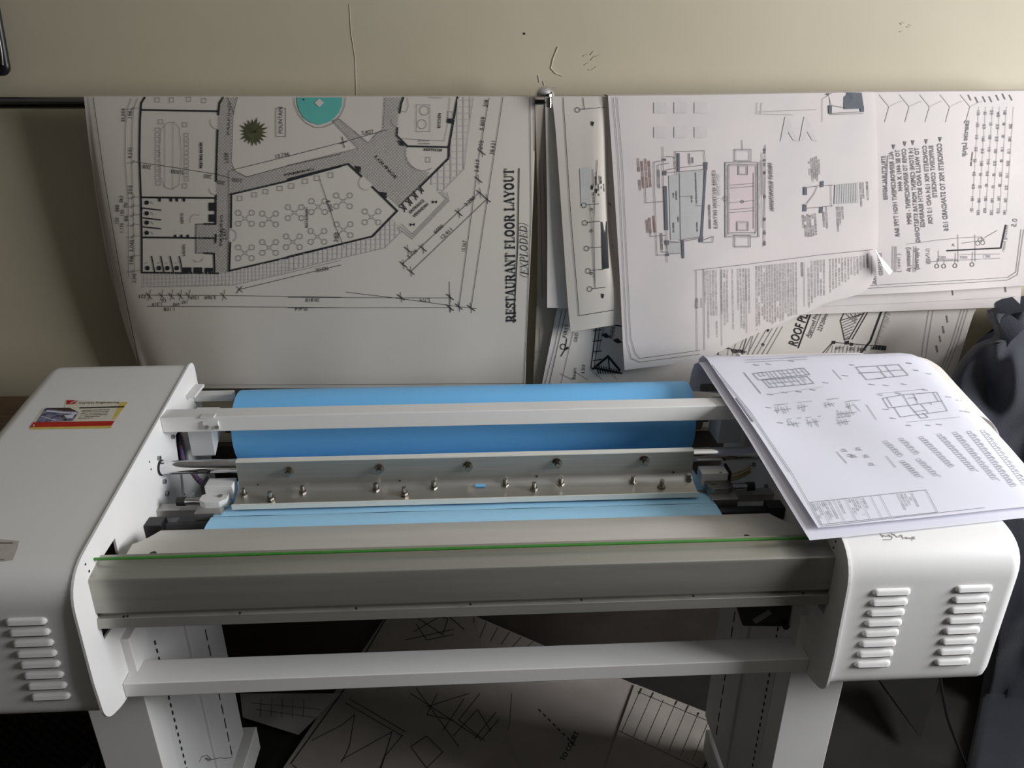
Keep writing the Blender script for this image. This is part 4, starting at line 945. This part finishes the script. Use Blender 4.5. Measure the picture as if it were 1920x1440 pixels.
l_ = on_sticker(WHITEP, 'photo_print', .0024); l_.line([(420, 310), (600, 325), (820, 345)], 3); l_.line([(330, 400), (580, 465)], 1.2); l_.line([(780, 340), (900, 350)], 4); l_.fill([(700, 380), (880, 360), (840, 430), (740, 425)]); l_.done()
t_1 = on_sticker(INK, 'lettering', .002)
t_1.text('Vanmas Engineering', 940, 190, 3.4, 1, 76); t_1.line([(960, 258), (1680, 240)], 2.2)
for k in range(6): t_1.words(1010-k*14, 298+k*26, 1, 50 if k < 5 else 26, .9, .9)
t_1.done()
v_ = on_sticker(WHITEP, 'lettering', .0022); v_.line([(800, 185), (840, 165), (900, 140)], 1.3); v_.circle(205, 548, 14, 1, 8); v_.done()
lb_ = decal(hoodL, CREAM, 'paper_label', .0008); lb_.m = mat('worn_label', (.50, .47, .42), .6, var=.12, vscale=60)
lb_.fill([(-40, 1008), (36, 1014), (32, 1030), (24, 1050), (-60, 1062)]); lo = lb_.done(); lo['label'] = 'worn paper label'
t2 = lb_.sub(BROWNP, 'lettering', .0016); t2.sheet = lo; t2.line([(-30, 1018), (24, 1018)], 1.6); t2.words(-20, 1050, 2, 34, 1.2); t2.words(-20, 1054, 2, 30, 1); t2.done()
hw = decal(hoodR, INKG, 'handwriting', .0008); hw.xf = lambda x, y: (1620+x/13.71, 985+y/13.72)
hw.m = mat('faded_marker', (.30, .26, .24), .6, var=.2, vscale=60)
for L_ in ([(420, 215), (460, 260), (490, 300), (480, 255), (560, 280), (600, 270)], [(625, 290), (630, 245), (665, 250), (670, 290), (700, 270), (730, 310), (700, 365), (500, 370)], [(700, 200), (740, 240), (790, 225), (760, 260)], [(790, 250), (850, 305), (900, 290), (920, 265)], [(930, 260), (960, 245), (985, 275), (945, 300)],
           [(980, 290), (1010, 320), (1000, 355)], [(1060, 345), (1065, 305), (1100, 310), (1105, 350)], [(1120, 345), (1130, 310), (1150, 340)], [(1175, 320), (1200, 330), (1190, 355)], [(1240, 390), (1240, 300), (1290, 290), (1300, 315), (1250, 325), (1320, 350)]): hw.line(L_, 1.3)
hw.done()

# ------------------------------------------------------------------ blue paper roll with its leader
def roll_mesh():
    m = M(); n = 56; cy, cz, R_ = 1.452, .9635, .0765; x0, x1 = -.483, .470
    vs = []
    for x in (x0, x1):
        vs += [(x, cy+R_*math.cos(2*math.pi*i/n), cz+R_*math.sin(2*math.pi*i/n)) for i in range(n)]
        vs += [(x+(0.001 if x < 0 else -.001), cy+.03*math.cos(2*math.pi*i/n), cz+.03*math.sin(2*math.pi*i/n)) for i in range(n)]
    fs = [(i, (i+1) % n, 2*n+(i+1) % n, 2*n+i) for i in range(n)]
    fs += [(n+i, n+(i+1) % n, (i+1) % n, i) for i in range(n)]+[(2*n+i, 2*n+(i+1) % n, 3*n+(i+1) % n, 3*n+i) for i in range(n)]
    return m.add(vs, fs)
rl = empty('paper_roll', (0, 1.45, .887), 'wide roll of bright blue paper lying behind the white rear bar', 'paper roll')
rm = roll_mesh().go('wound_paper', BLUE, rl, smooth=True); rm.data.set_sharp_from_angle(angle=.8)
M().cyl((-.50, 1.452, .9635), (.50, 1.452, .9635), .030, 24).go('core', CORE, rl, smooth=False)
WB = [(1.446, .886), (1.36, .890), (1.27, .905), (1.215, .9135), (1.181, .9165)]
WF = [(1.1815, .9155), (1.176, .919), (1.150, .920), (1.128, .916), (1.124, .90)]
def web(name, P_, xl0, xl1, xr0, xr1):
    n = len(P_); vs = []
    for i, (y, z) in enumerate(P_):
        t = i/(n-1); xl = xl0+(xl1-xl0)*t; xr = xr0+(xr1-xr0)*t
        vs += [(xl+(xr-xl)*k/12, y, z+.0006*math.sin(k*1.9)*(1 if i > 1 else 0)) for k in range(13)]
    fs = [(i*13+k, i*13+k+1, (i+1)*13+k+1, (i+1)*13+k) for i in range(n-1) for k in range(12)]
    return mk(name, vs, fs, BLUEB, rl, smooth=True)
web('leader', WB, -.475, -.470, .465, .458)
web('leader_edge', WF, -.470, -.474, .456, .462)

# ------------------------------------------------------------------ sheets lying on the right hood
def zt(y): return 1.0905-.182*(1.49-y) if y < 1.49 else 1.0905
def lay(name, m, left, right, front, lift, label, droop=.95, rad=.06, back=1.460, hang_len=.10, nx=22, ny=26):
    """left/right: x at the front and back edge; lies on the hood's slope, rolls down past x=droop and past the hood's back edge"""
    L = (back-front[0]); G = []
    r = .035
    for j in range(ny+1):
        s = j/ny*(L+hang_len); row = []
        for i in range(nx+1):
            u = i/nx; t = s/(L+hang_len)
            x = (left[0]+(left[1]-left[0])*t)*(1-u)+(right[0]+(right[1]-right[0])*t)*u
            f0 = front[0]*(1-u)+front[1]*u
            y = f0+s; z = zt(min(y, back))+lift; ty = min(1, max(0, (y-.95)/.5))
            if y > back:                      # roll over the back
                e = y-back; a_ = min(e/r, math.pi*.52); y = back+r*math.sin(a_); z = zt(back)+lift-r*(1-math.cos(a_))-max(0, e-r*math.pi*.52)
            z += .003*math.sin(x*23+ty*5)*(1-abs(2*ty-1))
            if x < .575: z += .010*((.575-x)/.1)*(.5+.5*math.sin(ty*2.6))-.006*((.575-x)/.1)**2
            if x > droop:
                e = x-droop; R2 = .11+.02*t; a_ = min(e/R2, 1.45); x = droop+R2*math.sin(a_); z -= R2*(1-math.cos(a_))+max(0, e-R2*1.45)
            row.append(Vector((x, y, z)))
        G.append(row)
    return grid_mesh(name, G, m, None, label, 'sheet')
hA = lay('plan_sheet', WHITEP, (.530, .478), (1.16, 1.13), (.948, 1.008), .0045, 'blank white sheet lying under the printed sheet on the right hood', droop=.935, back=1.448)
hC = lay('plan_sheet', PAPER2, (.80, .84), (1.10, 1.02), (1.25, 1.27), .0022, 'beige sheet lowest on the right hood, its back corner sticking out', droop=.95, back=1.465)
hB = lay('plan_sheet', WHITEP, (.548, .493), (1.15, 1.12), (.964, 1.020), .0135, 'white sheet with small printed house plans, topmost on the right hood', droop=.925, back=1.458, hang_len=.08)
p = Print(hB, INKG, eps=.0018); p.m = mat('pale_grey_ink', (.38, .38, .42), .7, var=.2, vscale=60); k_ = p.sub(mat('soft_grey_ink', (.24, .24, .27), .7, var=.2, vscale=60), 'printed_drawing')
Z = lambda x, y: (1280+x/3, 640+y/3)
p.xf = Z; k_.xf = Z
for L_ in ([(165, 130), (385, 400), (615, 740), (785, 1040), (1430, 965), (1700, 935)], ): k_.line(L_, .8)
k_.line([(150, 128), (370, 395), (600, 735)], .7)
k_.line([(302, 320), (395, 450)], 2.6); k_.line([(345, 175), (440, 292)], 1.2); p.line([(845, 160), (895, 215)], 1); p.line([(1035, 355), (1092, 440)], 1); p.line([(868, 620), (925, 685)], 1.1); p.line([(1148, 645), (1200, 708)], 1.1); p.line([(960, 350), (1000, 392)], .9)
def house(ox, oy, w_, h_, sk, rows_, seed, wt=1.0, dense=1):
    random.seed(seed)
    Q = lambda u, v: (ox+w_*u+sk[0]*v, oy+sk[1]*u+h_*v)
    k_.line([Q(0, 0), Q(1, 0), Q(1, 1), Q(.1, 1), Q(0, 0)], wt)
    for r in range(rows_): v = random.uniform(.2, .8); k_.line([Q(0, v), Q(random.uniform(.5, 1), v)], wt*.8)
    for r in range(int(6*dense)): u = random.uniform(.1, .9); v = random.choice([0, .5]); k_.line([Q(u, v), Q(u, v+.5)], wt*.8)
for L_ in ([(1125, 320), (1240, 300), (1430, 285), (1490, 390), (1380, 405), (1225, 425), (1190, 370), (1160, 375), (1125, 320)], [(1160, 375), (1275, 360), (1460, 335)], [(1240, 300), (1275, 360)], [(1300, 297), (1325, 352)], [(1340, 352), (1385, 405)], [(1275, 360), (1340, 432), (1382, 426), (1352, 402)],
           [(1410, 288), (1440, 338)], [(1150, 318), (1180, 366)], [(1270, 320), (1310, 316), (1318, 330)], [(1300, 395), (1360, 388)], [(1395, 345), (1400, 356)],
           [(975, 145), (1215, 130), (1270, 190), (1035, 215), (975, 145)], [(990, 178), (1110, 172), (1200, 162), (1240, 160)], [(1095, 139), (1120, 168)], [(1115, 172), (1148, 203)], [(1165, 168), (1192, 198)], [(1140, 136), (1160, 164)], [(1035, 215), (1130, 206), (1140, 200)]): k_.line(L_, 1.0)
def cells(A, B, C, D, n, seed):
    random.seed(seed); lp = lambda P_, Q_, t: (P_[0]+(Q_[0]-P_[0])*t, P_[1]+(Q_[1]-P_[1])*t)
    k_.line([A, B, C, D, A], 1.0)
    for q_ in range(1, n):
        t = (q_+random.uniform(-.25, .25))/n; a_ = lp(A, B, t); b_ = lp(D, C, t); h_ = random.choice([1, 1, .55]); k_.line([a_, lp(a_, b_, h_)], .8)
        if random.random() < .6: k_.line([lp(a_, b_, .5), lp(lp(A, B, min(1, t+.1)), lp(D, C, min(1, t+.1)), .5)], .7)
cells((395, 180), (682, 150), (716, 186), (428, 216), 12, 5); cells((450, 217), (700, 196), (740, 236), (490, 260), 11, 8)
random.seed(12)
for (x, y, n_l) in ((520, 370, 5), (590, 450, 4), (650, 355, 3), (700, 440, 4), (800, 340, 3), (870, 390, 6), (870, 440, 4), (920, 350, 2)):
    for k in range(n_l): k_.line([(x+k*16, y+random.uniform(-8, 8)), (x+k*16+random.uniform(6, 22), y+random.uniform(22, 42))], .8)
    k_.line([(x, y+20), (x+n_l*18, y+8)], .8); p.words(x, y-12, 6, 26, 1.2)
for (x0, y0, x1, y1) in ((1135, 565, 1215, 640), (1225, 550, 1305, 628), (1335, 540, 1500, 700), (1435, 525, 1625, 720), (1525, 515, 1745, 770), (1605, 510, 1850, 810), (1680, 505, 1915, 800), (1230, 675, 1315, 755), (1320, 665, 1415, 750)):
    n = int(math.hypot(x1-x0, y1-y0)/16)
    for k in range(n+1):
        t = k/n; x = x0+(x1-x0)*t; y = y0+(y1-y0)*t
        k_.line([(x-6, y-3), (x+16, y-6), (x+22, y+4), (x, y+7), (x-6, y-3)], .55)
        if k % 2: p.line([(x+24, y-2), (x+42, y+12)], .8)
for x, y in ((905, 612), (940, 640), (985, 605), (1030, 645), (1060, 690), (960, 645)): k_.rect(x-8, y-6, x+10, y+6, .8); p.line([(x+12, y), (x+24, y+8)], 1)
for (x, y) in ((480, 296), (560, 285), (640, 280), (720, 270), (790, 230), (470, 370), (535, 455), (1100, 300), (1200, 290), (1350, 270), (1480, 310), (1540, 330), (1560, 390), (1260, 470), (1370, 470), (1430, 465), (1590, 395), (1130, 380), (1170, 430), (1300, 160), (1260, 120), (900, 190), (1050, 240), (1130, 245), (1230, 238), (940, 130), (1370, 180), (400, 130), (470, 125), (600, 108)): p.words(x, y, -8, 10, 1.4, 1)
for k, y in enumerate((105, 118)): p.line([(350, y), (700, y-18)], .7)
p.line([(1090, 295), (1360, 268)], .6); p.line([(1260, 455), (1560, 425)], .6); p.line([(480, 300), (790, 255)], .5)
# title block
TB = lambda u, v: (720+650*u+65*v, 905-70*u+125*v)
k_.line([TB(0, 0), TB(1, 0), TB(1, 1), TB(0, 1), TB(0, 0)], .8)
for u in (.07, .2, .3, .42, .52, .6): k_.line([TB(u, 0), TB(u, 1)], .6)
for u in (.02, .05, .1, .12, .16, .24, .33, .36, .39, .45, .75, .78, .81, .84, .87): 
    A, B = TB(u, .06), TB(u, random.uniform(.55, .9)); A2 = Z(*A); B2 = Z(*B)
    L_ = math.hypot(B2[0]-A2[0], B2[1]-A2[1]); p.words(A2[0], A2[1], -math.degrees(math.atan2(B2[1]-A2[1], B2[0]-A2[0])), L_, 1.6, .9, tr=False)
for q in (p, k_): q.done()

# ------------------------------------------------------------------ black jacket heaped at the right
def jacket():
    from mathutils import noise
    edge = [(578, 1852), (584, 1849), (596, 1853), (612, 1861), (632, 1867), (637, 1845), (645, 1826), (675, 1800), (705, 1784), (740, 1778), (800, 1785), (900, 1810), (1000, 1840), (1100, 1862), (1250, 1848), (1330, 1835), (1440, 1812), (1900, 1780)]
    def ex_(y):
        for (y0, x0), (y1, x1) in zip(edge[:-1], edge[1:]):
            if y0 <= y <= y1: return x0+(x1-x0)*(y-y0)/(y1-y0)
        return edge[-1][1]
    G = []; ny, nx = 150, 70
    for j in range(ny+1):
        t = j/ny; y = 578+(1700-578)*(t**1.2); row = []
        for i in range(nx+1):
            u = i/nx; x = ex_(y)+(2230-ex_(y))*u**1.4
            yy = y+10*math.sin(min(u*9, 3.1))*(1-t)**10
            k = min(1, u*9)
            # soft creases running down to the right
            a_ = (x*.8+y*.45)/60; b_ = (y*.8-x*.35)/110
            n1 = 1-abs(noise.noise((a_*.55, b_*.5, 1.7)))*2.2; n2 = 1-abs(noise.noise((a_*1.4, b_*1.1, 5.1)))*2
            dep = 1.555-.05*math.sqrt(1-(1-min(1, u*4))**2)-k*(.034*n1+.010*n2)
            dep += k*.05*math.exp(-((x-1852)/26)**2-((y-720)/62)**2)-k*.05*math.exp(-((x-1905)/24)**2-((y-700)/52)**2)-k*.04*math.exp(-((x-1868)/14)**2-((y-640)/60)**2)
            v_ = at(x, yy, 'y', dep)
            if v_.z < .06:
                h_ = .035+.03*k*max(0, n1)
                v_ = at(x, yy, 'z', min(h_, .06))
                if u == 0: v_.z = .012
            row.append(v_)
        G.append(row)
    back = []
    for r_ in G:
        b_ = []
        for i in range(len(r_)-1, -1, -5):
            v = r_[i]; Y = 1.625 if v.z > .06 else v.y; f_ = Y/v.y
            b_.append(Vector((min(CAM.x+(v.x-CAM.x)*f_+.012, 2.0), Y, max(.004, v.z-.012) if v.z > .06 else .004)))
        back.append(b_)
    for r_ in G:
        for v in r_: v.z = max(v.z, .01); v.x = min(v.x, 2.10)
    full = [r_+b_ for r_, b_ in zip(G, back)]
    o = grid_mesh('black_jacket', full, FABRIC, None, 'black cloth jacket heaped beside the right end of the printer', 'jacket')
    sm = o.modifiers.new('soften', 'SMOOTH'); sm.factor = .5; sm.iterations = 5
    return o
jk = jacket()
# collar flap
cf = [at(x, y, 'y', d_) for x, y, d_ in ((1850, 582, 1.52), (1868, 576, 1.51), (1895, 590, 1.47), (1925, 612, 1.46), (1870, 600, 1.47), (1895, 640, 1.45), (1882, 660, 1.46))]
mk('collar', cf, [(0, 4, 1), (1, 4, 2), (2, 4, 5), (2, 5, 3), (4, 6, 5)], FABRIC, jk, smooth=True)

# ------------------------------------------------------------------ left side: wooden ledge, black frame on the wall, mesh basket
tz = at(0, 743, 'y', 1.68).z
tb = empty('wooden_desk', (-1.25, 1.5, 0), 'brown wooden desk corner behind the left hood', 'desk')
M().box(-1.75, -.875, 1.38, 1.68, tz-.03, tz).go('desktop', WOOD, tb, bevel=.002)
for x in (-1.70, -.93):
    for y in (1.41, 1.65): M().box(x-.02, x+.02, y-.02, y+.02, 0, tz-.03).go('leg', WOOD, tb)
fr = empty('wall_panel', at(0, 90, 'y', 1.69), 'black rounded panel frame at the upper left edge of the wall', 'frame')
pts = [at(x, y, 'y', 1.675) for x, y in ((-40, -220), (-30, -100), (-8, 20), (3, 80), (9, 115), (11, 126), (8, 132), (0, 134), (-60, 136), (-160, 138))]
M().tube(spline(pts, 5), .0085, 10).go('rim', BLACK, fr, smooth=True)
pts = [at(x, y, 'y', 1.666) for x, y in ((-32, -60), (-14, 10), (-3, 66), (3, 100), (5, 122))]
M().tube(spline(pts, 5), .0022, 8).go('chrome_line', STEEL, fr, smooth=True)
q = [at(x, y, 'y', 1.68) for x, y in ((-40, -220), (-8, 20), (8, 130), (-160, 137), (-260, -200))]
mk('panel', q, [(0, 1, 2, 3, 4)], mat('blue_black_panel', (.015, .02, .035), .15, var=.1, vscale=20), fr)

bk = empty('mesh_basket', (-.98, 1.15, 0), 'black plastic lattice basket under the left hood', 'basket')
def basket():
    x0, x1, y0, y1, z0, z1 = -1.32, -.70, .98, 1.36, .02, .50
    m = M(); 
    per = rounded([(x0, y0), (x1, y0), (x1, y1), (x0, y1)], .06, 6); n = len(per)
    m.add([(x, y, z1) for x, y in per]+[(x, y, z1-.02) for x, y in per]+[(.97*(x+.98)-.98, .97*(y-1.15)+1.15, z1) for x, y in per], [(i, (i+1) % n, n+(i+1) % n, n+i) for i in range(n)]+[(i, (i+1) % n, 2*n+(i+1) % n, 2*n+i) for i in range(n)])
    m.go('rim', BLACK, bk)
    s = M()
    def bar(a, b, r=.0035): s.cyl(a, b, r, 5, caps=False)
    k = 22; hh = z1-z0
    for fx in ('front', 'right', 'back'):
        for i in range(-12, 34):
            for sg in (1, -1):
                u0 = i*.03; 
                L = .62 if fx != 'right' else .38
                a_u, a_v, b_u, b_v = u0, 0, u0+sg*hh*.7, hh
                # clip to 0..L
                if a_u == b_u: continue
                t0, t1 = 0, 1; du = b_u-a_u
                ta, tb_ = (0-a_u)/du, (L-a_u)/du
                t0 = max(t0, min(ta, tb_)); t1 = min(t1, max(ta, tb_))
                if t1-t0 < .02: continue
                A = (a_u+du*t0, z0+hh*t0); B = (a_u+du*t1, z0+hh*t1)
                if fx == 'front': bar((x0+A[0], y0, A[1]), (x0+B[0], y0, B[1]))
                elif fx == 'back': bar((x0+A[0], y1, A[1]), (x0+B[0], y1, B[1]))
                else: bar((x1, y0+A[0], A[1]), (x1, y0+B[0], B[1]))
    o = s.go('lattice', BLACK, bk); o['kind'] = 'stuff'
    M().box(x0, x1, y0, y1, 0, z0).go('base', BLACK, bk)
basket()

# ------------------------------------------------------------------ things on the floor behind the printer
def floor_pt(px, py, lift, wall=1.672):
    d_ = ray(px, py); t1 = (lift-CAM.z)/d_.z; t2 = (wall-CAM.y)/d_.y
    return CAM+d_*min(t1, t2)
def floor_sheet(quad, m, label, lift, nx=16, ny=22, wall=1.660):
    """quad in order left-far, right-far, right-near, left-near; lies on the floor and runs up the wall"""
    G = []
    for j in range(ny+1):
        v = j/ny; row = []
        for i in range(nx+1):
            u = i/nx
            a_ = Vector(quad[0]).lerp(Vector(quad[1]), u); b_ = Vector(quad[3]).lerp(Vector(quad[2]), u); c_ = a_.lerp(b_, v)
            w_ = floor_pt(c_.x, c_.y, lift+.002*(1+math.sin(u*9+v*4)), wall)
            # ease the bend between floor and wall
            e = .05
            dz, dy = w_.z-lift, wall-w_.y
            if dz < e and dy < e: w_ = Vector((w_.x, w_.y, w_.z))
            row.append(w_)
        G.append(row)
    return grid_mesh('floor_plan_sheet', G, m, None, label, 'sheet')
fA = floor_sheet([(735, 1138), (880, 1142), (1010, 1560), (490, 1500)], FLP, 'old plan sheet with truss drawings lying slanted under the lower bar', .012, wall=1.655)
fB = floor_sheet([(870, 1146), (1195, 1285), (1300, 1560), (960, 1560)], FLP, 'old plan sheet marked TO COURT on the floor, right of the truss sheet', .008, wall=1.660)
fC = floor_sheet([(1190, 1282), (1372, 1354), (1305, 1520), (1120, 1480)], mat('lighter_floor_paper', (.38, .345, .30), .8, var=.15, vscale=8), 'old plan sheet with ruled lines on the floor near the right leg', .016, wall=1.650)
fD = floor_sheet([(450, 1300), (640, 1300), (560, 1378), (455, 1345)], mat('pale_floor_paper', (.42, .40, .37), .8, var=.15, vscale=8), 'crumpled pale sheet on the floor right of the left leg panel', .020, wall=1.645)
p = Print(fA, FINK)
p.line([(727, 1154), (640, 1300), (545, 1432)], 2.2); p.line([(548, 1434), (640, 1500)], 1.6)
for L_ in ([(655, 1310), (760, 1372)], [(648, 1318), (755, 1380)], [(585, 1388), (640, 1360), (665, 1340)], [(665, 1340), (655, 1400), (640, 1430)], [(640, 1425), (735, 1372)], [(735, 1372), (715, 1440)], [(755, 1378), (720, 1420), (690, 1500)],
           [(770, 1150), (830, 1190), (840, 1160), (790, 1148)], [(775, 1185), (835, 1150), (870, 1180)], [(780, 1170), (800, 1200), (850, 1190)], [(835, 1152), (850, 1140)], [(760, 1200), (850, 1180)], [(770, 1300), (900, 1385)], [(780, 1290), (860, 1400)], [(800, 1325), (880, 1300)], [(850, 1380), (895, 1330), (920, 1370)],
           [(770, 1400), (800, 1380), (830, 1410), (800, 1440), (770, 1400)], [(820, 1300), (800, 1340), (850, 1350)], [(870, 1310), (830, 1370)], [(900, 1300), (860, 1350), (910, 1390)], [(900, 1390), (960, 1320)], [(890, 1385), (950, 1310)]): p.line(L_, 1.4)
p.done()
p = Print(fB, FINK)
p.text('TO COURT', 1058, 1428, 10, 62, 60, bold=.8)
for k in range(8): x = 1010+k*9; p.line([(x, 1330+k*9), (x+4, 1334+k*9)], 2.4)
for k in range(6): p.line([(890+k*22, 1158+k*9), (880+k*20, 1190+k*6)], .9)
p.line([(960, 1300), (955, 1360), (940, 1400)], .8); p.done()
p = Print(fC, FINK); p.line([(1370, 1353), (1318, 1442)], 2.2)
for k in range(8): p.line([(1200+k*22, 1296+k*8), (1166+k*22, 1372+k*9)], .9)
for k in range(6): p.words(1198+k*22, 1300+k*8, 62, 14, 3)
p.line([(1180, 1290), (1360, 1365)], .9); p.line([(1160, 1370), (1330, 1450)], .9); p.done()
p = Print(fD, FINK); p.line([(470, 1318), (600, 1330)], .8); p.line([(480, 1330), (590, 1345)], .8)
for k in range(5): p.line([(490+k*20, 1310), (488+k*20, 1345)], .8)
p.done()
bd = props(M().box(-.78, .86, 1.668, 1.690, .0, .80).go('shade_panel', mat('shade_brown', (.045, .034, .026), .8, var=.3, vscale=10), None, bevel=.002), 'dark brown panel standing in for the shade on the lower wall behind the printer', 'painted_shade')  # added dark panel: paints in the shade low on the back wall
# sheet standing against the wall right of centre, folded card under the right hood
cd = [at(x, y, 'y', d_) for x, y, d_ in ((1640, 1262, 1.50), (1765, 1262, 1.48), (1727, 1385, 1.36), (1664, 1300, 1.46))]
cdb = [v+Vector((.004, .03, -.01)) for v in cd]
m = M().add(cd+cdb, [(0, 3, 2, 1), (4, 5, 6, 7), (0, 1, 5, 4), (1, 2, 6, 5), (2, 3, 7, 6), (3, 0, 4, 7)])
cb = props(m.go('folded_card', CARD), 'dark grey folded card leaning under the right hood, pointed corner down', 'card')
m = M().add([at(x, y, 'y', d_) for x, y, d_ in ((1660, 1282, 1.475), (1755, 1306, 1.455), (1754, 1309, 1.453), (1659, 1285, 1.473))]+[at(x, y, 'y', d_) for x, y, d_ in ((1662, 1300, 1.455), (1745, 1327, 1.43), (1744, 1329, 1.43), (1661, 1302, 1.455))], [(0, 1, 2, 3), (4, 5, 6, 7)])
m.go('crease', HOLE, cb)
pts = [at(x, y, 'y', d_) for x, y, d_ in ((1762, 1268, 1.06), (1768, 1305, 1.10), (1778, 1350, 1.16), (1795, 1395, 1.22))]+[at(1815, 1445, 'z', .005), at(1850, 1540, 'z', .005)]
cbx = M().tube([Vector((pts[0].x, 1.05, .72))]+spline(pts, 6), .0035, 8).go('power_cable', BLACK, None, smooth=True)
props(cbx, 'thin black cable dropping from the right hood to the floor', 'cable')
